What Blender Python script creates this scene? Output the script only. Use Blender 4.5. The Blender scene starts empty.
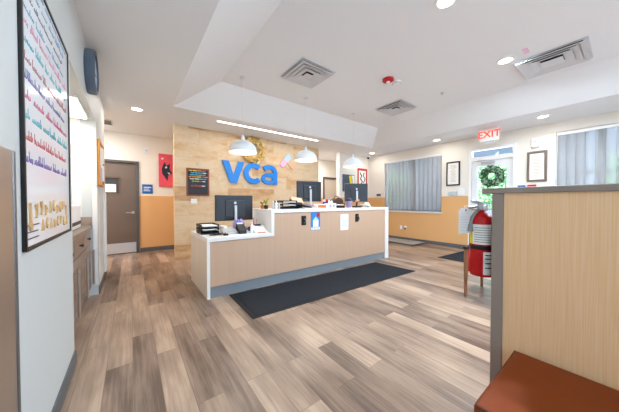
import bpy, math, random
from mathutils import Vector, Matrix
random.seed(7)
COL = bpy.context.scene.collection
ORG = {}
PI = math.pi

# ------------------------------------------------------------------ materials
def lin(c):
    return tuple(((x/255)/12.92 if x/255 <= .04045 else ((x/255+.055)/1.055)**2.4) for x in c) + (1,)

def mat(name, rgb, rough=.5, metal=0, spec=.5, emit=None, estr=0, trans=0, alpha=1, bump=0, bscale=80, var=0, vscale=6, ior=1.45):
    m = bpy.data.materials.new(name); m.use_nodes = True
    nt = m.node_tree; b = nt.nodes['Principled BSDF']
    c = lin(rgb)
    b.inputs['Base Color'].default_value = c
    b.inputs['Roughness'].default_value = rough
    b.inputs['Metallic'].default_value = metal
    b.inputs['Specular IOR Level'].default_value = spec
    b.inputs['IOR'].default_value = ior
    b.inputs['Transmission Weight'].default_value = trans
    b.inputs['Alpha'].default_value = alpha
    if emit:
        b.inputs['Emission Color'].default_value = lin(emit)
        b.inputs['Emission Strength'].default_value = estr
    if var or bump:
        tc = nt.nodes.new('ShaderNodeNewGeometry')
        n = nt.nodes.new('ShaderNodeTexNoise'); n.inputs['Scale'].default_value = vscale; n.inputs['Detail'].default_value = 6
        nt.links.new(tc.outputs['Position'], n.inputs['Vector'])
        if var:
            mx = nt.nodes.new('ShaderNodeMix'); mx.data_type = 'RGBA'
            mx.inputs[6].default_value = tuple(x*(1-var) for x in c[:3])+(1,)
            mx.inputs[7].default_value = tuple(min(1, x*(1+var)) for x in c[:3])+(1,)
            nt.links.new(n.outputs['Fac'], mx.inputs[0]); nt.links.new(mx.outputs[2], b.inputs['Base Color'])
        if bump:
            n2 = nt.nodes.new('ShaderNodeTexNoise'); n2.inputs['Scale'].default_value = bscale; n2.inputs['Detail'].default_value = 4
            nt.links.new(tc.outputs['Position'], n2.inputs['Vector'])
            bp = nt.nodes.new('ShaderNodeBump'); bp.inputs['Strength'].default_value = bump; bp.inputs['Distance'].default_value = .01
            nt.links.new(n2.outputs['Fac'], bp.inputs['Height']); nt.links.new(bp.outputs['Normal'], b.inputs['Normal'])
    return m

def nodes(m): return m.node_tree.nodes, m.node_tree.links, m.node_tree.nodes['Principled BSDF']

def two_tone(name, top, bottom, z, rough=.6):
    m = mat(name, top, rough, bump=.05, bscale=250); N, L, b = nodes(m)
    g = N.new('ShaderNodeNewGeometry'); s = N.new('ShaderNodeSeparateXYZ'); c = N.new('ShaderNodeMath'); c.operation = 'GREATER_THAN'
    c.inputs[1].default_value = z
    L.new(g.outputs['Position'], s.inputs[0]); L.new(s.outputs['Z'], c.inputs[0])
    mx = N.new('ShaderNodeMix'); mx.data_type = 'RGBA'; mx.inputs[6].default_value = lin(bottom); mx.inputs[7].default_value = lin(top)
    L.new(c.outputs[0], mx.inputs[0]); L.new(mx.outputs[2], b.inputs['Base Color'])
    return m

def planks(name, stops, length, width, rot, axis='XY', rough=.4, grain=(1.5, 40), seam=.35, gstr=.22, mortar=.004, spec=.5, tone=.72):
    """brick-laid boards or tiles, each with a tone of its own, plus long grain"""
    m = mat(name, (200, 180, 160), rough, spec=spec); N, L, b = nodes(m)
    g = N.new('ShaderNodeNewGeometry'); mp = N.new('ShaderNodeMapping'); mp.vector_type = 'POINT'
    L.new(g.outputs['Position'], mp.inputs[0])
    mp.inputs['Rotation'].default_value = rot
    br = N.new('ShaderNodeTexBrick'); br.offset = .37; br.offset_frequency = 2
    br.inputs['Scale'].default_value = 1; br.inputs['Brick Width'].default_value = length; br.inputs['Row Height'].default_value = width
    br.inputs['Mortar Size'].default_value = mortar; br.inputs['Mortar Smooth'].default_value = .3; br.inputs['Bias'].default_value = 0
    br.inputs['Color1'].default_value = (0, 0, 0, 1); br.inputs['Color2'].default_value = (1, 1, 1, 1); br.inputs['Mortar'].default_value = (.5, .5, .5, 1)
    L.new(mp.outputs[0], br.inputs['Vector'])
    st = N.new('ShaderNodeMapping'); st.inputs['Scale'].default_value = (grain[0], grain[1], grain[1]); L.new(mp.outputs[0], st.inputs[0])
    add = N.new('ShaderNodeVectorMath'); add.operation = 'ADD'
    sc = N.new('ShaderNodeVectorMath'); sc.operation = 'SCALE'; sc.inputs['Scale'].default_value = 13
    L.new(br.outputs['Color'], sc.inputs[0]); L.new(st.outputs[0], add.inputs[0]); L.new(sc.outputs[0], add.inputs[1])
    nz = N.new('ShaderNodeTexNoise'); nz.inputs['Scale'].default_value = 1; nz.inputs['Detail'].default_value = 7; nz.inputs['Roughness'].default_value = .65
    L.new(add.outputs[0], nz.inputs['Vector'])
    bl = N.new('ShaderNodeMapping'); bl.inputs['Scale'].default_value = (1.6, 5, 5); L.new(mp.outputs[0], bl.inputs[0])
    add2 = N.new('ShaderNodeVectorMath'); add2.operation = 'ADD'; L.new(bl.outputs[0], add2.inputs[0]); L.new(sc.outputs[0], add2.inputs[1])
    nb = N.new('ShaderNodeTexNoise'); nb.inputs['Scale'].default_value = 1; nb.inputs['Detail'].default_value = 3; L.new(add2.outputs[0], nb.inputs['Vector'])
    # fac = tone*(1-g) + grain*g
    m1 = N.new('ShaderNodeMath'); m1.operation = 'MULTIPLY_ADD'; m1.inputs[1].default_value = gstr*2.4; m1.inputs[2].default_value = -gstr*1.2
    L.new(nz.outputs['Fac'], m1.inputs[0])
    m3 = N.new('ShaderNodeMath'); m3.operation = 'MULTIPLY_ADD'; m3.inputs[1].default_value = gstr*3; m3.inputs[2].default_value = -gstr*1.5
    L.new(nb.outputs['Fac'], m3.inputs[0])
    sp = N.new('ShaderNodeSeparateColor'); L.new(br.outputs['Color'], sp.inputs[0])
    tn = N.new('ShaderNodeMath'); tn.operation = 'MULTIPLY_ADD'; tn.inputs[1].default_value = tone; tn.inputs[2].default_value = .5-tone/2; L.new(sp.outputs[0], tn.inputs[0])
    m2 = N.new('ShaderNodeMath'); m2.operation = 'ADD'; L.new(tn.outputs[0], m2.inputs[0]); L.new(m1.outputs[0], m2.inputs[1])
    m4 = N.new('ShaderNodeMath'); m4.operation = 'ADD'; m4.use_clamp = True; L.new(m2.outputs[0], m4.inputs[0]); L.new(m3.outputs[0], m4.inputs[1])
    cr = N.new('ShaderNodeValToRGB'); e = cr.color_ramp.elements
    e[0].position = 0; e[0].color = lin(stops[0]); e[1].position = 1; e[1].color = lin(stops[-1])
    for i, s in enumerate(stops[1:-1]):
        q = cr.color_ramp.elements.new((i+1)/(len(stops)-1)); q.color = lin(s)
    L.new(m4.outputs[0], cr.inputs[0])
    mx = N.new('ShaderNodeMix'); mx.data_type = 'RGBA'; mx.blend_type = 'MULTIPLY'
    ml = N.new('ShaderNodeMath'); ml.operation = 'MULTIPLY'; ml.inputs[1].default_value = seam; L.new(br.outputs['Fac'], ml.inputs[0])
    L.new(ml.outputs[0], mx.inputs[0]); L.new(cr.outputs[0], mx.inputs[6]); mx.inputs[7].default_value = (.25, .22, .2, 1)
    L.new(mx.outputs[2], b.inputs['Base Color'])
    bp = N.new('ShaderNodeBump'); bp.inputs['Strength'].default_value = .12; bp.inputs['Distance'].default_value = .003
    L.new(nz.outputs['Fac'], bp.inputs['Height']); L.new(bp.outputs[0], b.inputs['Normal'])
    return m

def streaks(name, c1, c2, scale, rough=.45, spec=.4):
    m = mat(name, c1, rough, spec=spec); N, L, b = nodes(m)
    g = N.new('ShaderNodeNewGeometry'); mp = N.new('ShaderNodeMapping'); mp.inputs['Scale'].default_value = scale
    L.new(g.outputs['Position'], mp.inputs[0])
    nz = N.new('ShaderNodeTexNoise'); nz.inputs['Scale'].default_value = 1; nz.inputs['Detail'].default_value = 5; L.new(mp.outputs[0], nz.inputs['Vector'])
    cr = N.new('ShaderNodeValToRGB'); cr.color_ramp.elements[0].position = .35; cr.color_ramp.elements[1].position = .65
    cr.color_ramp.elements[0].color = lin(c1); cr.color_ramp.elements[1].color = lin(c2)
    L.new(nz.outputs['Fac'], cr.inputs[0]); L.new(cr.outputs[0], b.inputs['Base Color'])
    return m

M = {}
M['wall'] = two_tone('cream_over_tan_paint', (236, 231, 222), (224, 174, 118), 1.345)
M['white_wall'] = mat('white_wall_paint', (204, 208, 208), .55, bump=.05, bscale=250)
M['cream_wall'] = mat('cream_wall_paint', (238, 236, 230), .6)
M['ceiling'] = mat('ceiling_paint', (240, 243, 246), .8, bump=.04, bscale=200)
M['floor'] = planks('vinyl_plank_floor', [(96, 76, 64), (124, 102, 88), (146, 122, 104), (162, 136, 116), (182, 156, 134)], 1.1, .152, (0, 0, PI/2), rough=.33, grain=(2.2, 46), seam=.4, gstr=.5, mortar=.002)
M['stone'] = planks('travertine_tile', [(184, 140, 98), (208, 168, 124), (220, 190, 150), (224, 202, 170), (218, 188, 148), (200, 158, 114)], .60, .305, (PI/2, 0, 0), rough=.5, grain=(6, 10), seam=.12, gstr=.34)
M['white_lam'] = mat('white_laminate', (238, 236, 233), .3)
M['cream_lam'] = streaks('cream_striped_laminate', (226, 212, 196), (236, 224, 208), (3, 220, .6), .4)
M['panel'] = streaks('counter_beige_laminate', (198, 163, 136), (203, 169, 143), (160, 160, .8), .45)
M['part'] = streaks('partition_beige_laminate', (244, 198, 146), (250, 212, 168), (260, 260, 3.5), .5)
M['taupe'] = mat('taupe_trim', (152, 138, 128), .4)
M['base'] = mat('charcoal_rubber_base', (98, 98, 100), .55)
M['toe'] = mat('blue_grey_toe_kick', (128, 134, 140), .45)
M['mat'] = mat('charcoal_floor_mat', (52, 53, 57), .95, spec=.1, bump=.8, bscale=300, var=.35, vscale=60)
M['mat_edge'] = mat('black_rubber_edge', (28, 28, 30), .7)
M['leather'] = mat('brown_leather', (132, 56, 10), .42, spec=.3, bump=.12, bscale=350, var=.12, vscale=9)
M['steel'] = mat('brushed_steel', (196, 190, 184), .3, metal=.9)
M['steel_dark'] = mat('dull_steel', (120, 122, 126), .4, metal=.7)
M['black'] = mat('black_plastic', (24, 24, 27), .45)
M['screen'] = mat('dark_monitor_shell', (34, 37, 44), .28)
M['frame_black'] = mat('black_frame', (24, 22, 22), .4)
M['board'] = mat('whiteboard_face', (232, 238, 244), .12)
M['blue'] = mat('bright_blue_letter', (18, 130, 226), .35)
M['white'] = mat('white_plastic', (240, 240, 240), .35)
M['paper'] = mat('white_paper', (244, 243, 240), .7)
M['pendant'] = mat('white_enamel', (226, 228, 230), .35)
M['glow'] = mat('glowing_diffuser', (255, 250, 240), .4, emit=(255, 240, 220), estr=8)
M['glow_soft'] = mat('pendant_diffuser', (255, 250, 240), .4, emit=(255, 238, 214), estr=2.5)
M['vent'] = mat('vent_white_metal', (214, 216, 220), .35)
M['vent_dark'] = mat('vent_dark_gap', (30, 32, 38), .6)
M['red'] = mat('glossy_red_paint', (196, 16, 24), .22)
M['red_cloth'] = mat('red_vinyl', (200, 22, 24), .5)
M['red_plain'] = mat('red_plastic', (196, 34, 38), .4)
M['yellow'] = mat('yellow_label', (238, 214, 40), .5)
M['door'] = mat('taupe_door_paint', (112, 98, 87), .45)
M['dframe'] = mat('charcoal_door_frame', (88, 86, 86), .45)
M['silver'] = mat('silver_plastic', (196, 198, 202), .3, metal=.3)
M['gold'] = mat('gold_card', (216, 176, 120), .4, metal=.25)
M['wood'] = streaks('walnut_wood', (116, 78, 54), (148, 104, 74), (40, 40, 4), .4)
M['orange_wood'] = streaks('orange_wood_frame', (196, 128, 48), (220, 150, 66), (50, 50, 5), .45)
M['cab'] = streaks('taupe_woodgrain', (126, 110, 100), (158, 140, 128), (9, 1.6, 9), .42)
M['glass'] = mat('window_glass', (245, 250, 252), .02, trans=1, ior=1.03)
def shade_mat(name, rgb, op):
    m = bpy.data.materials.new(name); m.use_nodes = True; nt = m.node_tree; N, L = nt.nodes, nt.links
    b = N['Principled BSDF']; b.inputs['Base Color'].default_value = lin(rgb); b.inputs['Roughness'].default_value = .8
    out = N['Material Output']; tr = N.new('ShaderNodeBsdfTransparent'); tl = N.new('ShaderNodeBsdfTranslucent'); tl.inputs[0].default_value = lin(rgb)
    a = N.new('ShaderNodeMixShader'); a.inputs[0].default_value = .16; L.new(b.outputs[0], a.inputs[1]); L.new(tl.outputs[0], a.inputs[2])
    c = N.new('ShaderNodeMixShader'); c.inputs[0].default_value = op; L.new(tr.outputs[0], c.inputs[1]); L.new(a.outputs[0], c.inputs[2])
    L.new(c.outputs[0], out.inputs[0]); return m
M['shade'] = shade_mat('sheer_grey_fabric', (188, 190, 192), .66)
M['purple'] = mat('purple_paper', (160, 150, 216), .6)
M['navy'] = mat('navy_plastic', (32, 66, 128), .4)
M['slate'] = mat('slate_blue_panel', (78, 92, 110), .5)
M['tan'] = mat('tan_card', (206, 150, 108), .6)
M['copper'] = mat('copper_orange_card', (204, 110, 62), .55)
M['green'] = mat('leaf_green', (74, 120, 50), .5)
M['dkgreen'] = mat('pine_green', (30, 66, 40), .6)
M['pink'] = mat('pink_plaque', (240, 190, 220), .4)
M['ltblue'] = mat('pale_blue_plaque', (186, 218, 240), .4)
M['sign_blue'] = mat('sign_blue', (22, 98, 176), .45)
M['art_red'] = mat('coral_red_canvas', (230, 84, 102), .6, var=.25, vscale=5)
M['dark_blue'] = mat('dark_blue_black', (38, 40, 62), .6)
M['exit_face'] = mat('exit_face', (250, 236, 230), .4, emit=(255, 200, 190), estr=.12)
M['exit_red'] = mat('exit_letter_red', (236, 70, 44), .4, emit=(255, 70, 40), estr=.5)
M['asphalt'] = mat('asphalt', (196, 196, 196), .9, var=.15, vscale=3)
M['tree'] = mat('tree_leaves', (130, 176, 120), .7, var=.5, vscale=4)
M['trunk'] = mat('tree_bark', (96, 78, 62), .8)
M['clock_blue'] = mat('slate_clock_case', (84, 100, 118), .3)
M['clock_face'] = mat('pale_clock_face', (196, 208, 218), .4)

# ------------------------------------------------------------------ mesh builder
class MB:
    def __init__(s): s.v = []; s.f = []; s.mi = []; s.m = 0
    def mat(s, i): s.m = i; return s
    def add(s, v, f):
        o = len(s.v); s.v += [tuple(p) for p in v]; s.f += [tuple(i+o for i in q) for q in f]; s.mi += [s.m]*len(f); return s
    def box(s, x0, x1, y0, y1, z0, z1, T=None):
        v = [(x, y, z) for z in (z0, z1) for x, y in ((x0, y0), (x1, y0), (x1, y1), (x0, y1))]
        if T: v = [T @ Vector(p) for p in v]
        return s.add(v, [(0, 3, 2, 1), (4, 5, 6, 7), (0, 1, 5, 4), (1, 2, 6, 5), (2, 3, 7, 6), (3, 0, 4, 7)])
    def tube(s, a, b, r0, r1=None, n=16, caps=True):
        a, b = Vector(a), Vector(b); r1 = r0 if r1 is None else r1
        d = (b-a).normalized(); u = d.orthogonal().normalized(); w = d.cross(u)
        v = [a+(u*math.cos(2*PI*i/n)+w*math.sin(2*PI*i/n))*r0 for i in range(n)] + [b+(u*math.cos(2*PI*i/n)+w*math.sin(2*PI*i/n))*r1 for i in range(n)]
        f = [(i, (i+1) % n, (i+1) % n+n, i+n) for i in range(n)]
        if caps: f += [tuple(range(n))[::-1], tuple(range(n, 2*n))]
        return s.add(v, f)
    def path(s, pts, r, n=8):
        pts = [Vector(p) for p in pts]; v = []; u = None
        for i, p in enumerate(pts):
            d = (pts[min(i+1, len(pts)-1)]-pts[max(i-1, 0)]).normalized()
            u = d.orthogonal().normalized() if u is None else (u-d*u.dot(d)).normalized()
            w = d.cross(u)
            v += [p+(u*math.cos(2*PI*k/n)+w*math.sin(2*PI*k/n))*r for k in range(n)]
        f = [(i*n+k, i*n+(k+1) % n, (i+1)*n+(k+1) % n, (i+1)*n+k) for i in range(len(pts)-1) for k in range(n)]
        f += [tuple(range(n))[::-1], tuple(range((len(pts)-1)*n, len(pts)*n))]
        return s.add(v, f)
    def lathe(s, prof, c=(0, 0, 0), ax='Z', n=32):
        v = []
        for r, h in prof:
            for i in range(n):
                a = 2*PI*i/n; x, y = r*math.cos(a), r*math.sin(a)
                p = {'Z': (x, y, h), 'X': (h, x, y), 'Y': (x, h, y)}[ax]
                v.append((c[0]+p[0], c[1]+p[1], c[2]+p[2]))
        f = [(j*n+i, j*n+(i+1) % n, (j+1)*n+(i+1) % n, (j+1)*n+i) for j in range(len(prof)-1) for i in range(n)]
        if prof[0][0] > 1e-6: f.append(tuple(range(n))[::-1])
        if prof[-1][0] > 1e-6: f.append(tuple(range((len(prof)-1)*n, len(prof)*n)))
        return s.add(v, f)
    def prism(s, poly, fn, d0, d1):
        n = len(poly); v = [fn(a, b, d0) for a, b in poly]+[fn(a, b, d1) for a, b in poly]
        return s.add(v, [tuple(range(n)), tuple(range(n, 2*n))[::-1]]+[(i, i+n, (i+1) % n+n, (i+1) % n) for i in range(n)])
    def ribbon(s, pts, w, fn, d0, d1, closed=False):
        n = len(pts); L = []; R = []
        for i, p in enumerate(pts):
            a = pts[(i-1) % n] if closed or i else p; b = pts[(i+1) % n] if closed or i < n-1 else p
            dx, dy = b[0]-a[0], b[1]-a[1]; l = math.hypot(dx, dy) or 1
            nx, ny = -dy/l*w/2, dx/l*w/2
            L.append((p[0]+nx, p[1]+ny)); R.append((p[0]-nx, p[1]-ny))
        for i in range(n if closed else n-1):
            j = (i+1) % n
            s.prism([R[i], R[j], L[j], L[i]], fn, d0, d1)
        return s
    def build(s, name, m, parent=None, loc=None, bevel=0, seg=2, smooth=True, angle=35):
        if parent is not None: o0 = Vector(ORG[parent.name]); loc = None
        else: o0 = Vector(loc) if loc else Vector((0, 0, 0))
        me = bpy.data.meshes.new(name); me.from_pydata([tuple(Vector(p)-o0) for p in s.v], [], s.f)
        for mm in (m if isinstance(m, (list, tuple)) else [m]): me.materials.append(mm)
        me.polygons.foreach_set('material_index', s.mi); me.update()
        import bmesh
        bm = bmesh.new(); bm.from_mesh(me); bmesh.ops.remove_doubles(bm, verts=bm.verts, dist=1e-6)
        bmesh.ops.recalc_face_normals(bm, faces=bm.faces); bm.to_mesh(me); bm.free()
        if smooth:
            me.polygons.foreach_set('use_smooth', [True]*len(me.polygons)); me.set_sharp_from_angle(angle=math.radians(angle))
        o = bpy.data.objects.new(name, me); COL.objects.link(o)
        if parent is not None: o.parent = parent; ORG[o.name] = tuple(o0)
        else: o.location = o0; ORG[o.name] = tuple(o0)
        if bevel:
            b = o.modifiers.new('bevel', 'BEVEL'); b.width = bevel; b.segments = seg; b.limit_method = 'ANGLE'; b.angle_limit = math.radians(40); b.harden_normals = False
        return o

def tag(o, label=None, cat=None, group=None, kind=None):
    if label: o['label'] = label
    if cat: o['category'] = cat
    if group: o['group'] = group
    if kind: o['kind'] = kind
    return o
def thing(name, loc, label, cat, group=None):
    o = bpy.data.objects.new(name, None); COL.objects.link(o); o.location = loc; o.empty_display_size = .1
    ORG[o.name] = tuple(loc); return tag(o, label, cat, group)
def structure(mb, name, m, **k): return tag(mb.build(name, m, **k), kind='structure')
def bx(*a): return MB().box(*a)
fX = lambda d: None
def onX(x):   # (along y, z, depth towards -x)
    return lambda a, b, d: (x-d, a, b)
def onY(y):
    return lambda a, b, d: (a, y-d, b)
def onXl(x):  # left wall: depth towards +x
    return lambda a, b, d: (x+d, a, b)
def text_part(txt, size, m, parent, pos, rot, depth=.002, name='lettering', align='CENTER', label=None):
    c = bpy.data.curves.new('t', 'FONT'); c.body = txt; c.size = size; c.extrude = depth; c.offset = size*.012; c.align_x = align; c.align_y = 'CENTER'
    t = bpy.data.objects.new('t', c); COL.objects.link(t)
    me = bpy.data.meshes.new_from_object(t.evaluated_get(bpy.context.evaluated_depsgraph_get())); bpy.data.objects.remove(t)
    me.materials.clear(); me.materials.append(m)
    T = Matrix.Translation(Vector(pos)-Vector(ORG[parent.name])) @ rot.to_4x4(); me.transform(T)
    o = bpy.data.objects.new(name, me); COL.objects.link(o); o.parent = parent; ORG[o.name] = ORG[parent.name]
    if label: o['label'] = label
    return o

# ------------------------------------------------------------------ room dimensions
XL, XR, YB, YF = -.345, 6.8, 5.55, 6.95     # left wall, right wall, stone wall plane, far hall wall
ZS, ZT = 2.787, 3.15                        # soffit height, tray height
YN = -3.6                                   # wall behind the camera
T = .15

structure(bx(-3.0, XR+.14, YN-.1, YF+.2, -.05, 0), 'floor', M['floor'])
# ceiling: soffit ring, slopes, tray
ty0, ty1, tx0, tx1 = -2.0, 4.55, .575, 5.75
uy0, uy1, ux0, ux1 = -1.42, 3.97, 1.19, 5.24
m = MB()
m.box(-2.0, tx0, YN, YF, ZS, ZS+.04); m.box(tx1, XR, YN, YF, ZS, ZS+.04)
m.box(tx0, tx1, YN, ty0, ZS, ZS+.04); m.box(tx0, tx1, ty1, YF, ZS, ZS+.04)
structure(m, 'ceiling', M['ceiling'], smooth=False)
m = MB()
lo = [(tx0, ty0, ZS), (tx1, ty0, ZS), (tx1, ty1, ZS), (tx0, ty1, ZS)]; hi = [(ux0, uy0, ZT), (ux1, uy0, ZT), (ux1, uy1, ZT), (ux0, uy1, ZT)]
e = .04
m.add(lo+hi+[(x, y, z+e) for x, y, z in lo]+[(x, y, z+e) for x, y, z in hi],
      [(0, 1, 5, 4), (1, 2, 6, 5), (2, 3, 7, 6), (3, 0, 4, 7), (4, 5, 6, 7), (8, 12, 13, 9), (9, 13, 14, 10), (10, 14, 15, 11), (11, 15, 12, 8), (12, 15, 14, 13),
       (0, 8, 9, 1), (1, 9, 10, 2), (2, 10, 11, 3), (3, 11, 8, 0)])
structure(m, 'ceiling_tray', M['ceiling'], smooth=False)

# left wall with alcove (y 2.47..4.1), alcove ceiling 2.23
m = MB()
m.box(XL-T, XL, YN, 2.44, 0, ZS); m.box(XL-T, XL, 4.1, 5.3, 0, ZS); m.box(XL-T, XL, 2.44, 4.1, 2.23, ZS)
structure(m, 'wall_left', M['white_wall'], smooth=False)
structure(bx(-1.1, -1.02, 2.38, 4.2, 0, 2.33), 'wall_alcove_back', M['cream_wall'], smooth=False)
structure(bx(-1.02, XL-T, 2.38, 2.47, 0, 2.33), 'wall_alcove_near', M['cream_wall'], smooth=False)
structure(bx(-1.02, XL-T, 4.1, 4.2, 0, 2.33), 'wall_alcove_far', M['cream_wall'], smooth=False)
structure(bx(-1.9, -1.8, 4.2, YF, 0, ZS), 'wall_hall_left', M['wall'], smooth=False)
structure(bx(-1.9, XL-T, 4.2, 4.25, 0, ZS), 'wall_hall_near', M['wall'], smooth=False)
structure(bx(-1.02, XL-T, 2.47, 4.1, 2.23, 2.31), 'ceiling_alcove', M['cream_wall'], smooth=False)
# far wall, back wall right of the opening, stone wall
DX0, DX1, DH = -.70, .10, 2.10
m = MB(); m.box(-1.8, DX0-.06, YF, YF+T, 0, ZS); m.box(DX0-.06, XR, YF, YF+T, DH+.05, ZS); m.box(DX1+.06, 5.86, YF, YF+T, 0, DH+.05); m.box(-1.8, XR, YF+T, YF+T+.05, 0, ZS)  # rear slab is added to stop outside light leaking around the doors
m.box(6.66, XR, YF, YF+T, 0, DH+.05)
structure(m, 'wall_far', M['wall'], smooth=False)
structure(bx(.72, 4.5, YB, YB+.16, 0, ZS), 'wall_stone', M['stone'], smooth=False)
structure(bx(5.37, XR, YB, YB+.14, 0, ZS), 'wall_back', M['wall'], smooth=False)
# right wall with two windows and the entrance
W1 = (3.04, 4.88, .91, 2.53); W2 = (-1.25, .86, .91, 2.58); D = (1.47, 2.39, 0, 2.50)
m = MB(); x0, x1 = XR, XR+T
m.box(x0, x1, W1[1], YF+T, 0, ZS); m.box(x0, x1, D[1], W1[0], 0, ZS); m.box(x0, x1, W2[1], D[0], 0, ZS); m.box(x0, x1, YN, W2[0], 0, ZS)
for a, b, c, d in (W1, W2): m.box(x0, x1, a, b, 0, c); m.box(x0, x1, a, b, d, ZS)
m.box(x0, x1, D[0], D[1], D[3], ZS)
structure(m, 'wall_right', M['wall'], smooth=False)
# wall behind the camera with a storefront opening added to let daylight in
W3 = (-.1, 6.6, .15, 2.7)
m = MB(); m.box(-.5, W3[0], YN-T, YN, 0, ZS); m.box(W3[1], XR+T, YN-T, YN, 0, ZS); m.box(W3[0], W3[1], YN-T, YN, 0, W3[2]); m.box(W3[0], W3[1], YN-T, YN, W3[3], ZS)
structure(m, 'wall_behind', M['wall'], smooth=False)
# baseboards
bh, bt = .10, .012
structure(MB().box(XL, XL+bt, -2, 2.44, 0, bh), 'baseboard_left', M['base'])
structure(MB().box(XL, XL+bt, 4.1, 5.3, 0, bh), 'baseboard_left_hall', M['base'])
structure(bx(.17, XR-.95, YF-bt, YF, 0, bh), 'baseboard_far', M['base'])
structure(MB().box(5.37, XR, YB-bt, YB, 0, bh), 'baseboard_back', M['base'])
m = MB(); m.box(XR-bt, XR, 2.39, YB, 0, bh); m.box(XR-bt, XR, YN, 1.47, 0, bh)
structure(m, 'baseboard_right', M['base'])

# ------------------------------------------------------------------ windows
def window(n, W, y_mull, fr=.05):
    a, b, c, d = W; xg = XR+.09
    m = MB(); x0, x1 = XR+.05, XR+.13
    m.box(x0, x1, a, a+fr, c, d); m.box(x0, x1, b-fr, b, c, d); m.box(x0, x1, a, b, c, c+fr); m.box(x0, x1, a, b, d-fr, d)
    for y in y_mull: m.box(x0, x1, y-.05, y+.05, c, d)
    o = structure(m, f'window_{n}', M['white'], loc=(XR+.09, (a+b)/2, c))
    ed = [a]+list(y_mull)+[b]; mb = MB()
    zm = (c+d)/2
    for i in range(len(ed)-1):
        p, q = ed[i]+.05, ed[i+1]-.05
        mb.box(XR+.07, XR+.11, p, q, zm-.03, zm+.03)
        for k in (1, 2): yy = p+(q-p)*k/3; mb.box(XR+.085, XR+.1, yy-.009, yy+.009, c+fr, d-fr)
        for zz in ((c+zm)/2, (d+zm)/2): mb.box(XR+.085, XR+.1, p, q, zz-.009, zz+.009)
    mb.build('muntins', M['white'], o)
    bx(xg, xg+.006, a+.02, b-.02, c+.02, d-.02).build('pane', M['glass'], o)
    bx(XR-.035, XR+.06, a-.02, b+.02, c-.03, c).build('window_sill', M['white'], o, bevel=.004)
    return o
window(1, W1, (3.86,)); window(2, W2, (.28,))
def shade(W, split, label, tilt):
    a, b, c, d = W
    t = thing('vertical_blind', (XR+.03, (a+b)/2, c), label, 'blind')
    bx(XR+.005, XR+.05, a+.01, b-.01, d-.06, d-.005).build('headrail', M['white'], t, bevel=.004)
    n = int((b-a-.04)/.12); w = (b-a-.04)/n
    m = MB()
    for i in range(n):
        y = a+.02+w*(i+.5); h = w*.52
        # each vane a shallow curve
        A = (XR+.03+tilt*.5, y-h); B = (XR+.029, y); C2 = (XR+.03-tilt*.5, y+h)
        for (p, q) in ((A, B), (B, C2)):
            m.add([(p[0], p[1], c+.02), (q[0], q[1], c+.02), (q[0], q[1], d-.06), (p[0], p[1], d-.06)], [(0, 1, 2, 3)])
    v = m.build('vanes', M['shade'], t); s = v.modifiers.new('thickness', 'SOLIDIFY'); s.thickness = .0012
    return t
shade(W1, 0, 'sheer grey vertical blind in the window behind the reception counter', .0015)
shade(W2, 0, 'sheer grey vertical blind in the window above the beige partition', .0015)
# unseen storefront glazing, added as a daylight source behind the camera
m = MB()
for x in (W3[0], 2.0, 3.4, 4.8, W3[1]-.06): m.box(x, x+.06, YN-.1, YN-.04, W3[2], W3[3])
m.box(W3[0], W3[1], YN-.1, YN-.04, W3[2], W3[2]+.06); m.box(W3[0], W3[1], YN-.1, YN-.04, W3[3]-.06, W3[3])
o = structure(m, 'window_3', M['white'])
bx(W3[0], W3[1], YN-.075, YN-.069, W3[2], W3[3]).build('pane', M['glass'], o)

# ------------------------------------------------------------------ entrance door (right wall)
y0, y1, z1 = D[0], D[1], D[3]
m = MB(); m.box(XR-.02, XR+.12, y0, y0+.06, 0, z1); m.box(XR-.02, XR+.12, y1-.06, y1, 0, z1)
m.box(XR-.02, XR+.12, y0+.06, y1-.06, z1-.05, z1); m.box(XR-.02, XR+.12, y0+.06, y1-.06, 2.19, 2.29)
d1 = structure(m, 'door_1', M['white'], loc=(XR+.05, (y0+y1)/2, 0), bevel=.004)
bx(XR+.05, XR+.056, y0+.06, y1-.06, 2.29, z1-.05).build('transom_pane', M['glass'], d1)
m = MB(); a, b = y0+.065, y1-.065; m.box(XR+.02, XR+.065, a, a+.11, .01, 2.185); m.box(XR+.02, XR+.065, b-.11, b, .01, 2.185)
m.box(XR+.02, XR+.065, a+.11, b-.11, .01, .26); m.box(XR+.02, XR+.065, a+.11, b-.11, 2.06, 2.185)
m.build('door_leaf', M['white'], d1, bevel=.003)
bx(XR+.04, XR+.046, a+.1, b-.1, .25, 2.07).build('door_pane', M['glass'], d1)
m = MB(); m.box(XR-.045, XR+.02, 1.86, 2.12, 2.10, 2.155)
c = m.build('door_closer', M['silver'], d1, bevel=.006)
MB().path([(XR-.03, 1.9, 2.158), (XR-.16, 1.98, 2.175), (XR-.03, 2.2, 2.20)], .009).build('closer_arm', M['silver'], c)
m = MB(); m.tube((XR-.05, a+.03, 1.02), (XR-.05, b-.03, 1.02), .018); m.box(XR-.05, XR+.02, a+.02, a+.06, .99, 1.05); m.box(XR-.05, XR+.02, b-.06, b-.02, .99, 1.05)
m.build('push_bar', M['steel'], d1)

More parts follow.
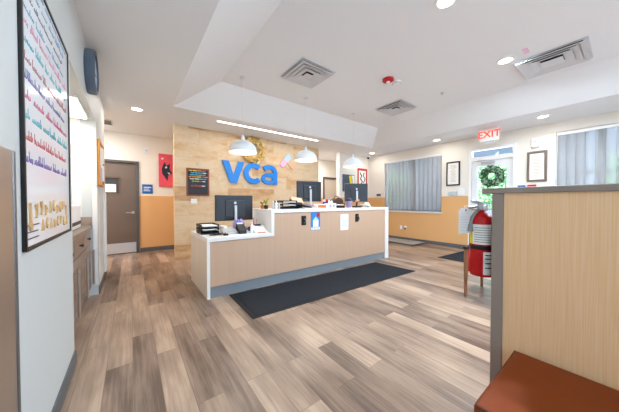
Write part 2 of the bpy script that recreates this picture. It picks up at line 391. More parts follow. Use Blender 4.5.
# wreath on entrance door
def leafring(name, c, R, r, nn, size, fn, mats, loc, label, cat='wreath'):
    m = MB(); rnd = random.Random(3)
    for i in range(nn):
        th = rnd.uniform(0, 2*PI); ph = rnd.uniform(0, 2*PI); rr = r*rnd.uniform(.35, 1)
        ra = R+rr*math.cos(ph); d = .045+rr*.8*math.sin(ph)
        p = (c[0]+ra*math.cos(th), c[1]+ra*math.sin(th))
        an = th+PI/2+rnd.uniform(-1.1, 1.1); s = size*rnd.uniform(.7, 1.3); ca, sa = math.cos(an), math.sin(an)
        q = []
        for (l, w, h) in ((-.5, 0, 0), (0, .22, .12), (.5, 0, .05), (0, -.22, .12), (0, 0, -.05)):
            q.append(fn(p[0]+s*(l*ca-w*sa), p[1]+s*(l*sa+w*ca), max(.003, d+s*h)))
        m.m = rnd.randrange(len(mats)); m.add(q, [(0, 1, 4), (1, 2, 4), (2, 3, 4), (3, 0, 4), (0, 3, 2, 1)])
    m.m = 0
    pts = [fn(c[0]+R*math.cos(2*PI*k/28), c[1]+R*math.sin(2*PI*k/28), .03) for k in range(29)]
    m.path(pts, r*.3)
    return tag(m.build(name, mats, loc=loc, smooth=False), label, cat)
leafring('wreath', (1.905, 1.80), .17, .085, 520, .075, onX(XR+.018), [M['dkgreen'], mat('mid_pine_green', (52, 92, 56), .6), mat('frosted_leaf', (150, 178, 150), .6)], (XR, 1.905, 1.80),
         'round dark green evergreen wreath hanging on the glass entrance door')
leafring('leaf_garland', (2.42, 2.47), .235, .085, 300, .12, onY(YB), [mat('golden_leaf', (214, 174, 92), .6), mat('ochre_leaf', (216, 180, 110), .6), mat('olive_leaf', (176, 152, 88), .6), mat('pale_leaf', (232, 208, 150), .6)], (2.5, YB, 2.47),
         'ring of golden autumn leaves hanging on the stone wall above the blue letters')

# ------------------------------------------------------------------ hall door (far wall)
m = MB(); m.box(DX0-.06, DX0-.005, YF-.03, YF+T, 0, DH); m.box(DX1, DX1+.06, YF-.03, YF+T, 0, DH); m.box(DX0-.06, DX1+.06, YF-.03, YF+T, DH, DH+.05)
XH0 = XL
d2 = structure(m, 'door_2', M['dframe'], loc=(-.1, YF, 0), bevel=.003)
leaf = MB(); wx0, wx1, wz0, wz1 = -.52, -.215, 1.40, 1.74
leaf.box(DX0, DX1, YF+.02, YF+.06, .01, wz0); leaf.box(DX0, DX1, YF+.02, YF+.06, wz1, DH); leaf.box(wx1, DX1, YF+.02, YF+.06, wz0, wz1); leaf.box(DX0, wx0, YF+.02, YF+.06, wz0, wz1)
lf = leaf.build('door_leaf', M['door'], d2)
m = MB(); m.box(wx0-.03, wx1+.03, YF+.005, YF+.02, wz1, wz1+.03); m.box(wx0-.03, wx1+.03, YF+.005, YF+.02, wz0-.03, wz0); m.box(wx1, wx1+.03, YF+.005, YF+.02, wz0, wz1)
m.box(wx0-.03, wx0, YF+.005, YF+.02, wz0, wz1); m.build('vision_frame', mat('bronze_trim', (108, 84, 66), .4), lf)
bx(wx0, wx1, YF+.035, YF+.045, wz0, wz1).build('vision_pane', mat('dark_reflecting_glass', (70, 74, 78), .08), lf)
bx(wx0, wx1-.05, YF+.025, YF+.033, wz0+.02, wz0+.2).build('window_notice', M['paper'], lf)
bx(DX0+.01, DX1-.005, YF+.014, YF+.02, .02, .25).build('kick_plate', mat('satin_kick_plate', (206, 208, 210), .35, metal=.4), lf)
h = MB(); h.lathe([(.0, 0), (.032, 0), (.032, -.014), (0, -.014)], (.04, YF+.02, .95), 'Y'); h.path([(.04, YF+.006, .95), (.04, YF-.03, .95), (.02, YF-.04, .95), (-.09, YF-.04, .95)], .010)
h.build('door_handle', M['steel'], lf)
# second door deeper in the corridor behind the opening
m = MB(); m.box(5.86, 5.92, YF-.03, YF+T, 0, 2.09); m.box(6.6, 6.66, YF-.03, YF+T, 0, 2.09); m.box(5.86, 6.66, YF-.03, YF+T, 2.09, 2.15)
d3 = structure(m, 'door_3', M['dframe'], loc=(6.26, YF, 0), bevel=.003)
lf3 = bx(5.92, 6.6, YF+.02, YF+.06, .01, 2.09).build('door_leaf', mat('pale_tan_door', (214, 204, 188), .5), d3)
h = MB(); h.lathe([(.0, 0), (.032, 0), (.032, -.014), (0, -.014)], (6.52, YF+.02, .95), 'Y'); h.path([(6.52, YF+.006, .95), (6.52, YF-.04, .95), (6.4, YF-.04, .95)], .010)
h.build('door_handle', M['steel'], lf3)

# ------------------------------------------------------------------ corner guards, trim on left wall
for nm, (a, b, lab) in {'n': (1.10, 1.352, 'tall stainless steel guard on the white wall left of the whiteboard')}.items():
    t = thing('wall_guard', (XL, (a+b)/2, 0), lab, 'wall guard')
    bx(XL, XL+.006, a, b-.022, bh+.0, 1.385).build('plate', M['steel'], t, bevel=.002)
    MB().box(XL, XL+.009, b-.022, b, bh, 1.385).build('edge_strip', M['steel_dark'], t, bevel=.004)
t = thing('wall_guard', (XL, 4.1, 0), 'tall pale corner guard beside the cabinets below the wood-framed notice board', 'wall guard')
bx(XL, XL+.008, 4.092, 4.26, .13, 1.385).build('plate', M['white_lam'], t, bevel=.002)
bx(XL-.05, XL+.008, 4.092, 4.1, .13, 1.385).build('return_plate', M['white_lam'], t, bevel=.002)
t = tag(MB().box(XL, XL+.03, 4.9, 5.05, .1, 1.345).build('wall_guard', M['white_lam'], loc=(XL, 4.97, .1), bevel=.004), 'cream upright wall guard between the pale corner guard and the hall door', 'wall guard')

# ------------------------------------------------------------------ whiteboard
by0, by1, bz0, bz1 = 1.425, 2.31, 1.0, 2.215
wb = thing('whiteboard', (XL, (by0+by1)/2, bz0), 'framed whiteboard with rows of coloured handwriting on the white wall', 'whiteboard')
f = .016
bx(XL, XL+.008, by0+.005, by1-.005, bz0+.005, bz1-.005).build('writing_surface', M['board'], wb)
m = MB(); m.box(XL, XL+.014, by0, by0+f, bz0, bz1); m.box(XL, XL+.014, by1-f, by1, bz0, bz1); m.box(XL, XL+.014, by0+f, by1-f, bz0, bz0+f); m.box(XL, XL+.014, by0+f, by1-f, bz1-f, bz1)
m.build('frame', M['frame_black'], wb, bevel=.003)
inks = {'pink': (214, 130, 160), 'teal': (48, 160, 176), 'maroon': (164, 92, 98), 'violet': (116, 106, 164), 'magenta': (204, 84, 128), 'red': (196, 72, 66), 'purple': (112, 84, 160), 'ink': (60, 64, 84), 'bluegrey': (110, 150, 180)}
inkm = {k: mat('marker_'+k, v, .5) for k, v in inks.items()}
def scribble(z, y0, y1, h, key, lab, w=.006, seed=0):
    w0 = w; w = w*.55; y1 = y1-.08
    """a run of joined-up handwriting: words of loops, uprights and tails"""
    rnd = random.Random(seed*7+3); m = MB(); fn = onXl(XL+.008); y = y0
    while y < y1-.03:
        wl = rnd.uniform(.06, .17); pts = []; x = y; e_ = min(y+wl, y1)
        m.ribbon([(x, z+h*.9), (x+.002, z)], w, fn, 0, .0012) if rnd.random() < .5 else None
        while x < e_:
            s = h*rnd.choice((.32, .42, .5, .95, .4))*.9; lo_ = -h*.45 if rnd.random() < .14 else 0; st = rnd.uniform(.012, .022)
            for k in range(7):
                a = 2*PI*k/7
                pts.append((x+st*k/7+.004*math.sin(a), z+lo_*(.5-.5*math.cos(a))*(k > 3)+s*(.5-.5*math.cos(a))))
            x += st
        w = w0*.55
        if len(pts) > 1: m.ribbon(pts, w, fn, 0, .0012)
        y = e_+rnd.uniform(.018, .035)
    o = m.build('handwriting', inkm[key], wb, smooth=False); o['label'] = lab
rows = [(2.17, 1.50, 2.33, .035, 'bluegrey', 'blue grey handwriting', .005), (2.115, 1.46, 2.30, .035, 'bluegrey', 'blue grey handwriting', .005), (2.055, 1.46, 2.2, .03, 'ink', 'dark ink handwriting', .004), (1.99, 1.46, 2.3, .035, 'bluegrey', 'blue grey handwriting', .005),
        (1.93, 1.45, 2.3, .045, 'pink', 'pink handwriting', .0055), (1.855, 1.45, 2.3, .045, 'teal', 'teal handwriting', .006), (1.78, 1.45, 2.3, .045, 'maroon', 'dark red handwriting', .0055),
        (1.705, 1.45, 2.3, .05, 'violet', 'violet handwriting', .006), (1.625, 1.45, 2.32, .048, 'magenta', 'magenta handwriting', .006), (1.545, 1.45, 2.32, .05, 'teal', 'teal handwriting', .0065),
        (1.455, 1.45, 2.30, .05, 'red', 'red handwriting', .0065), (1.365, 1.45, 2.28, .055, 'purple', 'purple handwriting', .007)]
for i, (z, a, b, h_, k, lab, w) in enumerate(rows): scribble(z, a, b, h_, k, lab, w, i)
m = MB(); rnd = random.Random(5); fn = onXl(XL+.008)
def goldglyph(y, z, s):
    k = rnd.randrange(4); w = s*.24
    if k == 0: st = [[(0, 0), (0, 1)], [(0, .9), (.5, .75), (.5, .5), (0, .45)]]
    elif k == 1: st = [[(.5, .8), (.2, .95), (0, .6), (.05, .2), (.3, 0), (.55, .2)]]
    elif k == 2: st = [[(0, .9), (.25, .1), (.5, .9)], [(.25, .3), (.12, -.3)]]
    else: st = [[(0, 0), (.25, 1), (.5, 0)], [(.1, .4), (.4, .4)]]
    g_ = MB()
    for q in st: g_.ribbon([(y+a*s, z+b*s) for a, b in q], w, fn, 0, .006)
    g_.build('gold_letter', M['gold'], wb, smooth=False)['label'] = 'gold cut-out letter'
m.ribbon([(1.49, 1.085), (1.487, 1.195)], .018, fn, 0, .006); m.lathe([(0, 0), (.020, 0), (.020, .0065), (0, .0065)], (XL+.008, 1.49, 1.10), 'X', 16)
m.build('gold_shape', M['gold'], wb, smooth=False)['label'] = 'gold pear-shaped cut-out'
for i in range(9): goldglyph(1.56+i*.074, 1.145+.012*math.sin(i*2.1), .050)
for i in range(8): goldglyph(1.65+i*.074, 1.065+.008*math.sin(i*1.7), .046)
for i, (z, L) in enumerate(((1.098, .16), (1.070, .13), (1.043, .14))):
    y = 1.455; m = MB()
    while y < 1.455+L: w = rnd.uniform(.012, .03); m.box(XL+.008, XL+.009, y, y+w, z, z+.006); y += w+.007
    m.build('small_print', inkm['ink'], wb, smooth=False)

# clock on left wall: round drum case
ck = thing('wall_clock', (XL, 3.32, 2.53), 'round slate blue wall clock high on the white wall beyond the whiteboard', 'clock')
MB().lathe([(0, 0), (.21, 0), (.215, .01), (.215, .068), (.205, .078), (.185, .078), (.18, .06)], (XL, 3.32, 2.53), 'X', 48).build('case', M['clock_blue'], ck)
MB().lathe([(0, .045), (.183, .045), (.183, .061), (0, .061)], (XL, 3.32, 2.53), 'X', 48).build('dial', M['clock_face'], ck)
m = MB(); m.box(XL+.061, XL+.065, 3.315, 3.325, 2.52, 2.67); m.box(XL+.061, XL+.065, 3.32, 3.42, 2.525, 2.535); m.build('hands', M['black'], ck)

# ------------------------------------------------------------------ alcove cabinets
CF = -.415
ct = thing('base_cabinet', (-.7, 3.28, 0), 'taupe wood-grain base cabinets with drawers and bar handles in the alcove', 'cabinet')
bx(-1.018, CF-.02, 2.475, 4.095, .1, .86).build('body', M['cab'], ct)
bx(-1.018, CF-.08, 2.475, 4.095, 0, .1).build('toe_kick', M['base'], ct)
ys = [2.48, 3.02, 3.56, 4.09]
for i in range(3):
    a, b = ys[i]+.005, ys[i+1]-.005
    dr = bx(CF-.02, CF, a, b, .67, .85).build('drawer', M['cab'], ct, bevel=.003)
    MB().lathe([(0, 0), (.008, 0), (.008, .012), (.016, .02), (.012, .03), (0, .032)], (CF, (a+b)/2, .76), 'X', 16).build('knob', M['black'], dr)
    dd = bx(CF-.02, CF, a, b, .11, .66).build('door', M['cab'], ct, bevel=.003)
    yh = b-.07
    h = MB(); h.tube((CF+.035, yh, .16), (CF+.035, yh, .60), .011)
    h.tube((CF, yh, .20), (CF+.035, yh, .20), .007); h.tube((CF, yh, .56), (CF+.035, yh, .56), .007)
    h.build('handle', M['steel'], dd)
wt = thing('worktop', (-.7, 3.28, .86), 'taupe laminate worktop with end splash on the alcove cabinets', 'worktop')
bx(-1.018, CF+.02, 2.475, 4.095, .86, .90).build('slab', M['cab'], wt, bevel=.004)
bx(-1.018, CF+.01, 4.075, 4.095, .90, 1.01).build('end_splash', M['cab'], wt, bevel=.003)
pr = thing('label_printer', (-.72, 3.5, .90), 'white office printer with dark paper slot on the alcove worktop', 'printer')
bx(-.94, -.47, 3.2, 3.85, .90, 1.17).build('housing', M['white'], pr, bevel=.02, seg=3)
bx(-.472, -.464, 3.24, 3.8, .95, .985).build('paper_slot', M['black'], pr)
bx(-.9, -.5, 3.25, 3.8, 1.17, 1.19).build('lid', M['white_lam'], pr, bevel=.006)
# notice board with wood frame, hall side
nb = thing('notice_board', (XL, 4.45, 1.4), 'orange wood-framed notice board with pinned papers above the pale corner guard', 'notice board')
a, b, c, d = 4.13, 4.75, 1.42, 2.02
m = MB(); f = .035
m.box(XL, XL+.03, a, a+f, c, d); m.box(XL, XL+.03, b-f, b, c, d); m.box(XL, XL+.03, a+f, b-f, c, c+f); m.box(XL, XL+.03, a+f, b-f, d-f, d)
m.build('frame', M['orange_wood'], nb, bevel=.003)
bx(XL, XL+.01, a+.02, b-.02, c+.02, d-.02).build('cork', M['tan'], nb)
for (p, q, r, s, mm) in ((4.2, 4.4, 1.7, 1.95, M['paper']), (4.43, 4.62, 1.75, 1.97, M['paper']), (4.22, 4.38, 1.46, 1.66, mat('lilac_paper', (196, 186, 226), .7)), (4.45, 4.63, 1.5, 1.72, M['paper'])):
    MB().box(0, .002, 0, q-p, 0, s-r, Matrix.Translation((XL+.012, p, r)) @ Matrix.Rotation(-.12, 4, 'Z')).build('pinned_sheet', mm, nb)

# ------------------------------------------------------------------ far wall things
def simple(name, label, cat, mb, m, loc, bevel=.004, **k): return tag(mb.build(name, m, loc=loc, bevel=bevel), label, cat, **k)
t = thing('door_sign', (.33, YF, 1.39), 'small blue room sign on the wall right of the hall door', 'sign')
bx(.22, .43, YF-.012, YF, 1.40, 1.62).build('plate', M['sign_blue'], t, bevel=.003)
m = MB(); m.box(.25, .40, YF-.0135, YF-.012, 1.54, 1.56); m.box(.25, .36, YF-.0135, YF-.012, 1.50, 1.515); m.box(.25, .38, YF-.0135, YF-.012, 1.46, 1.475); m.build('text_lines', M['white'], t)
t = thing('canvas_painting', (.70, YF, 1.58), 'coral red canvas with a dark animal silhouette on the hall wall', 'painting')
bx(.56, .86, YF-.035, YF+.002, 1.58, 2.39).build('canvas', M['art_red'], t, bevel=.003)
m = MB(); fn = onY(YF-.035)
m.prism([(.62, 2.02), (.68, 2.20), (.72, 2.10), (.80, 2.16), (.79, 2.02), (.85, 1.92), (.76, 1.86), (.74, 1.72), (.67, 1.84), (.63, 1.90)], fn, 0, .002)
m.build('painted_animal', M['dark_blue'], t)
for P, q in (([(.69, 2.07), (.73, 2.09), (.74, 2.05), (.70, 2.03)], .002), ([(.74, 1.94), (.80, 1.92), (.78, 1.88)], .002), ([(.60, 2.27), (.66, 2.30), (.65, 2.24)], 0)): MB().prism(P, fn, q, q+.002).build('painted_highlight', M['white'], t)
t = thing('fire_strobe', (.31, YF, 2.43), 'small white alarm strobe on the wall above the blue room sign', 'alarm')
bx(.26, .36, YF-.03, YF+.002, 2.37, 2.49).build('body', M['white'], t, bevel=.008); bx(.285, .335, YF-.045, YF-.03, 2.41, 2.45).build('lens', M['clock_face'], t, bevel=.006)
# ceiling register in hall
t = thing('hall_register', (-.365, 6.2, ZS-.02), 'small grey louvred register at the hall ceiling by the left wall', 'vent')
m = MB(); m.box(-.46, -.27, 6.02, 6.4, ZS-.012, ZS); m.build('frame', M['vent'], t, bevel=.003)
m = MB()
for i in range(7): m.box(-.435, -.295, 6.05+i*.048, 6.07+i*.048, ZS-.02, ZS-.012)
m.build('louvres', mat('grey_louvre', (130, 128, 126), .5), t)

# ------------------------------------------------------------------ stone wall things
cb = thing('menu_chalkboard', (1.16, YB, 1.32), 'wood-framed black letter board with colourful writing on the stone wall', 'chalkboard')
a, b, c, d = .935, 1.39, 1.33, 1.915; f = .028
m = MB(); m.box(a, a+f, YB-.022, YB, c, d); m.box(b-f, b, YB-.022, YB, c, d); m.box(a+f, b-f, YB-.022, YB, c, c+f); m.box(a+f, b-f, YB-.022, YB, d-f, d)
m.build('frame', mat('red_brown_wood', (132, 68, 44), .45), cb, bevel=.003)
bx(a+.01, b-.01, YB-.012, YB, c+.01, d-.01).build('slate', M['black'], cb)
cols = {'yellow': (240, 210, 60), 'red': (226, 74, 92), 'cyan': (84, 176, 214), 'white': (220, 224, 228), 'green': (150, 200, 70), 'orange': (240, 150, 60)}
cm = {k: mat('chalk_'+k, v, .6, emit=None) for k, v in cols.items()}
rnd = random.Random(11); ml = {k: MB() for k in cols}
for (z, x0_, x1_, keys) in ((1.865, .98, 1.34, ['yellow', 'orange', 'red', 'cyan']), (1.82, 1.02, 1.34, ['cyan', 'cyan', 'white']), (1.775, 1.0, 1.32, ['cyan', 'green', 'cyan']), (1.735, .98, 1.34, ['orange', 'yellow', 'red', 'orange']), (1.69, 1.0, 1.33, ['white', 'cyan', 'cyan']), (1.64, 1.04, 1.31, ['green', 'yellow', 'red', 'white']), (1.54, 1.02, 1.30, ['red', 'red', 'white'])):
    x = x0_; i = 0
    while x < x1_-.02:
        w = rnd.uniform(.05, .09); k = keys[min(len(keys)-1, int((x-x0_)/(x1_-x0_)*len(keys)))]
        pts = [(x+w*j/14, z+.012*math.sin(j*2.2+i)) for j in range(15)]
        q = MB().ribbon(pts, .011, onY(YB-.012), 0, .0015).build('chalk_writing', cm[k], cb, smooth=False); q['label'] = k+' chalk writing'; x += w+.012; i += 1
simple('hook', 'small round hook on the stone wall above the framed letter board', 'hook', MB().lathe([(0, 0), (.022, 0), (.022, -.02), (0, -.024)], (1.16, YB+.001, 2.02), 'Y', 20), M['steel'], (1.16, YB, 2.02), 0)
t = thing('light_switch', (1.08, YB, 1.17), 'white switch plate on the stone wall below the framed letter board', 'switch')
bx(1.02, 1.14, YB-.006, YB, 1.165, 1.265).build('plate', M['white'], t, bevel=.002); bx(1.045, 1.065, YB-.012, YB-.006, 1.19, 1.24).build('rocker', M['white_lam'], t); bx(1.095, 1.115, YB-.012, YB-.006, 1.19, 1.24).build('rocker', M['white_lam'], t)

# big blue letters v c a
fn = onY(YB); D0, D1 = .012, .05
sg = thing('wall_lettering', (2.38, YB, 1.6), 'large bright blue letters v c a mounted on the stone wall', 'sign')
z0, z1 = 1.645, 2.15
def letter(mb, lab):
    o = mb.build('letter', M['blue'], sg, bevel=.004, angle=30); o['label'] = lab
m = MB(); m.prism([(1.665, z1), (1.815, z1), (1.925, z0+.175), (2.035, z1), (2.185, z1), (2.005, z0), (1.845, z0)], fn, D0, D1); letter(m, 'blue letter v')
m = MB(); cx, cz, ro = 2.425, (z0+z1)/2, .195
m.ribbon([(cx+ro*math.cos(math.radians(t_)), cz+ro*math.sin(math.radians(t_))) for t_ in range(44, 317, 8)], .125, fn, D0, D1); letter(m, 'blue letter c')
m = MB(); x = 2.635
arc = [(x+.06, z0+.385), (x+.11, z0+.42), (x+.18, z0+.442), (x+.25, z0+.442), (x+.32, z0+.42), (x+.37, z0+.37), (x+.39, z0+.30), (x+.39, z0)]
m.ribbon(arc, .115, fn, D0, D1)
bw = [(x+.20+.155*math.cos(math.radians(t_)), z0+.145+.098*math.sin(math.radians(t_))) for t_ in range(0, 360, 15)]
m.ribbon(bw, .10, fn, D0, D1-.0015, closed=True); m.box(x+.22, x+.36, YB-D1+.0025, YB-D0-.001, z0+.19, z0+.295)
letter(m, 'blue letter a')
m = MB(); m.box(1.85, 1.9, YB-D0, YB, 1.7, 1.75); m.box(2.25, 2.3, YB-D0, YB, 1.86, 1.9); m.box(2.97, 3.02, YB-D0, YB, 1.75, 1.8); m.build('standoff', M['steel_dark'], sg)
# crossed plaques
def capsule(cx, cz, L, W, ang, y0_, y1_, m_, name, lab, half=None, parent=None):
    pts = []
    for k in range(9): a = -PI/2+PI*k/8; pts.append((L/2-W/2+W/2*math.cos(a), W/2*math.sin(a)))
    if half == 0:
        for k in range(9): a = PI/2+PI*k/8; pts.append((-L/2+W/2+W/2*math.cos(a), W/2*math.sin(a)))
    else: pts += [(0, W/2), (0, -W/2)]
    ca, sa = math.cos(ang), math.sin(ang)
    P = [(cx+p*ca-q*sa, cz+p*sa+q*ca) for p, q in pts]
    o = MB().prism(P, onY(YB), y0_, y1_).build(name, m_, parent, bevel=.003); o['label'] = lab; return o
bd = thing('crossed_plaques', (3.43, YB, 2.3), 'crossed pink, pale blue and tan bandage-shaped plaques right of the letter a', 'wall decoration')
capsule(3.35, 2.31, .44, .15, math.radians(50), -.001, .03, M['ltblue'], 'plaque', 'pale blue half', 1, bd)
capsule(3.35, 2.31, .44, .15, math.radians(230), -.001, .03, M['pink'], 'plaque', 'pink half', 1, bd)
capsule(3.52, 2.22, .30, .14, math.radians(-45), 0, .028, mat('plaque_tan', (224, 184, 152), .5), 'plaque', 'tan plaque', 0, bd)

# ------------------------------------------------------------------ back wall art
t = thing('abstract_picture', (5.75, YB, 1.54), 'slate blue picture with yellow and white shapes beside the red poster', 'picture')
bx(5.5, 6.05, YB-.025, YB, 1.54, 2.10).build('panel', M['slate'], t, bevel=.003)
fn = onY(YB-.025)
MB().prism([(5.78, 2.06), (5.9, 2.08), (5.98, 1.62), (5.86, 1.6)], fn, 0, .003).build('yellow_stripe', M['yellow'], t)
MB().prism([(5.92, 2.08), (6.03, 2.08), (6.04, 1.7), (5.99, 1.68)], fn, 0, .003).build('white_stripe', M['paper'], t)
t = thing('red_poster', (6.48, YB, 1.66), 'red-bordered poster with black and white drawing on the back wall by the corner', 'poster')
bx(6.22, 6.72, YB-.012, YB, 1.66, 2.36).build('sheet', M['red_plain'], t, bevel=.002)
fn = onY(YB-.012); bx(6.28, 6.64, YB-.014, YB-.012, 1.78, 2.28).build('picture_field', M['paper'], t)
m = MB(); m.ribbon([(6.34, 2.2), (6.42, 2.1), (6.36, 2.0), (6.46, 1.9), (6.4, 1.82)], .05, fn, .002, .004); m.ribbon([(6.56, 2.22), (6.5, 2.12), (6.6, 2.0), (6.52, 1.86)], .045, fn, .002, .004)
m.build('drawing', M['black'], t)
t = thing('security_camera', (6.70, 5.50, ZS), 'small dome security camera under the soffit in the back corner', 'camera')
MB().lathe([(0, 0), (.06, 0), (.06, -.03), (.045, -.035)], (6.68, 5.46, ZS), 'Z').build('base', M['white'], t)
MB().lathe([(.045, -.035), (.043, -.055), (.03, -.075), (0, -.082)], (6.68, 5.46, ZS), 'Z').build('dome', M['black'], t)

# ------------------------------------------------------------------ right wall things
def framed(yc, zc, w, h, m_, label, f=.03):
    t = thing('framed_certificate', (XR, yc, zc-h/2), label, 'framed picture')
    a, b, c, d = yc-w/2, yc+w/2, zc-h/2, zc+h/2
    m = MB(); m.box(XR-.025, XR, a, a+f, c, d); m.box(XR-.025, XR, b-f, b, c, d); m.box(XR-.025, XR, a+f, b-f, c, c+f); m.box(XR-.025, XR, a+f, b-f, d-f, d)
    m.build('frame', m_, t, bevel=.003)
    bx(XR-.01, XR, a+.01, b-.01, c+.01, d-.01).build('mount', M['paper'], t)
    m = MB(); rnd = random.Random(int(yc*10))
    z = d-f-.07
    while z > c+f+.07: L = rnd.uniform(.5, .95)*(w/2-f-.05); m.box(XR-.0115, XR-.01, yc-L, yc+L, z, z+.008); z -= .03
    m.build('printed_lines', mat('tan_print', (188, 160, 120), .6), t)
framed(2.75, 1.94, .33, .62, M['frame_black'], 'black-framed certificate between the blind-covered window and the glass door')
framed(1.135, 1.94, .31, .63, mat('bronze_frame', (122, 104, 92), .4), 'bronze-framed certificate right of the glass entrance door', .04)
simple('wall_card_holder', 'pale grey card holder under the black-framed certificate', 'holder', bx(XR-.03, XR, 2.66, 2.86, 1.37, 1.47), M['clock_face'], (XR, 2.76, 1.37))
simple('wall_card_holder', 'taller pale card holder left of the glass door', 'holder', bx(XR-.03, XR, 2.48, 2.62, 1.36, 1.56), M['white'], (XR, 2.55, 1.36))
simple('blue_decal', 'blue square decal on the wall beside the glass door', 'decal', bx(XR-.006, XR+.002, 1.31, 1.44, 1.42, 1.56), M['sign_blue'], (XR, 1.37, 1.42), .001)
simple('red_decal', 'red decal on the wall under the bronze-framed certificate', 'decal', bx(XR-.006, XR+.002, 1.14, 1.28, 1.42, 1.565), M['red_plain'], (XR, 1.21, 1.42), .001)
t = thing('alarm_horn', (XR, 1.155, 2.33), 'small white alarm box on the wall above the bronze-framed certificate', 'alarm')
bx(XR-.05, XR+.002, 1.10, 1.22, 2.34, 2.52).build('housing', M['white'], t, bevel=.008); MB().lathe([(0, 0), (.018, 0), (.012, -.012), (0, -.014)], (XR-.05, 1.16, 2.46), 'X', 16).build('lens', M['clock_face'], t)
for y, lab in ((4.25, 'white wall outlet nearest the counter, low on the tan wall under the blinds'), (4.10, 'white wall outlet with a black plug, low on the tan wall')):
    t = thing('wall_outlet', (XR, y, .36), lab, 'outlet'); bx(XR-.006, XR, y-.04, y+.04, .34, .46).build('plate', M['white'], t, bevel=.002)
    if y < 4.2: bx(XR-.04, XR-.006, y-.025, y+.02, .35, .40).build('plug', M['black'], t, bevel=.004)
simple('wall_phone', 'small black wall-mounted device left of the blind-covered window', 'device', bx(XR-.05, XR, 5.02, 5.16, 1.40, 1.47), M['black'], (XR, 5.09, 1.4), .006)
# exit sign
ex = thing('exit_sign', (6.2, 1.80, ZS), 'hanging exit sign with red letters in front of the entrance door', 'exit sign')
bx(6.17, 6.23, 1.64, 1.96, ZS-.03, ZS).build('canopy', M['white'], ex, bevel=.005)
bx(6.185, 6.215, 1.63, 1.97, ZS-.27, ZS-.03).build('face_panel', M['exit_face'], ex, bevel=.004)
rX = Matrix(((0, 0, -1), (-1, 0, 0), (0, 1, 0)))
text_part('EXIT', .20, M['exit_red'], ex, (6.183, 1.80, ZS-.135), rX, .003, 'lettering')
m = MB(); m.box(6.16, 6.24, 1.70, 1.90, ZS-.31, ZS-.27); m.build('lamp_bar', M['silver'], ex, bevel=.005)

# ------------------------------------------------------------------ ceiling fixtures
def downlight(x, y, z, power, label, r=.085, col=(1, .93, .84)):
    t = thing('recessed_downlight', (x, y, z), label, 'ceiling light', 'recessed downlights')
    MB().lathe([(r*.86, -.002), (r*.9, -.008), (r*1.15, -.008), (r*1.18, 0), (r*.86, 0)], (x, y, z), 'Z').build('trim_ring', M['white'], t)
    MB().lathe([(0, -.003), (r*.86, -.003), (r*.86, 0), (0, 0)], (x, y, z), 'Z').build('lens', M['glow'], t)
    l = bpy.data.lights.new('lamp', 'AREA'); l.shape = 'DISK'; l.size = r*1.7; l.energy = power; l.color = col
    o = bpy.data.objects.new('lamp', l); COL.objects.link(o); o.parent = t; o.location = (0, 0, -.012)
    return t
PW = 42
cool = (.72, .88, 1)
for (x, y, z, p, lab, c) in [(2.47, 1.08, ZT, PW, 'recessed ceiling downlight nearest the top edge above the open floor', cool), (4.155, 1.03, ZT, PW, 'recessed ceiling downlight beside the large square vent by the entrance', cool),
        (2.47, -.85, ZT, PW, 'recessed ceiling downlight behind the viewpoint', cool), (4.155, -.85, ZT, PW, 'recessed ceiling downlight behind the partition', cool),
        (6.147, .955, ZS, 3.5, 'recessed soffit downlight in front of the partition-side window', (1, .95, .86)), (6.3, 2.95, ZS, 3, 'recessed soffit downlight by the black-framed certificate', (1, .93, .82)),
        (6.3, 5.0, ZS, 3.5, 'recessed soffit downlight near the back corner', (1, .93, .82)),
        (.10, 5.05, ZS, 5, 'recessed soffit downlight over the hall before the grey door', (1, .94, .86)), (.1, 1.0, ZS, 3, 'recessed soffit downlight over the near left walkway', cool), (.1, -1.2, ZS, 3, 'recessed soffit downlight behind the viewpoint by the left wall', cool),
        (5.0, 6.3, ZS, 30, 'recessed downlight in the corridor behind the stone wall', (.97, .97, .97)), (2.4, 6.3, ZS, 16, 'recessed downlight hidden behind the stone wall', (1, .95, .9)), (-1.0, 6.0, ZS, 34, 'added unseen downlight in the side hall beyond the left wall, brightening the hall', (1, .96, .92))]:  # last lamp is an unseen addition that brightens the hall wall
    downlight(x, y, z, p, lab, col=c)
# linear light slot
t = thing('linear_ceiling_light', (2.63, 4.83, ZS), 'long thin glowing light strip in the soffit above the stone wall', 'ceiling light')
bx(1.36, 3.90, 4.795, 4.865, ZS-.006, ZS).build('trim', M['white'], t); bx(1.375, 3.885, 4.805, 4.855, ZS-.009, ZS-.006).build('diffuser', M['glow'], t)
l = bpy.data.lights.new('lamp', 'AREA'); l.shape = 'RECTANGLE'; l.size = 2.5; l.size_y = .05; l.energy = 9; l.color = (1, .93, .83)
o = bpy.data.objects.new('lamp', l); COL.objects.link(o); o.parent = t; o.location = (0, 0, -.015)
# alcove light
t = thing('alcove_light', (-.60, 3.57, 2.23), 'bright flat light panel in the alcove ceiling above the cabinets', 'ceiling light')
bx(-.80, -.40, 3.2, 3.95, 2.205, 2.23).build('housing', M['white'], t, bevel=.003); bx(-.78, -.42, 3.22, 3.93, 2.198, 2.205).build('diffuser', M['glow'], t)
l = bpy.data.lights.new('lamp', 'AREA'); l.shape = 'RECTANGLE'; l.size = .3; l.size_y = .7; l.energy = 2.6; l.color = (1, .95, .88)
o = bpy.data.objects.new('lamp', l); COL.objects.link(o); o.parent = t; o.location = (0, 0, -.04)

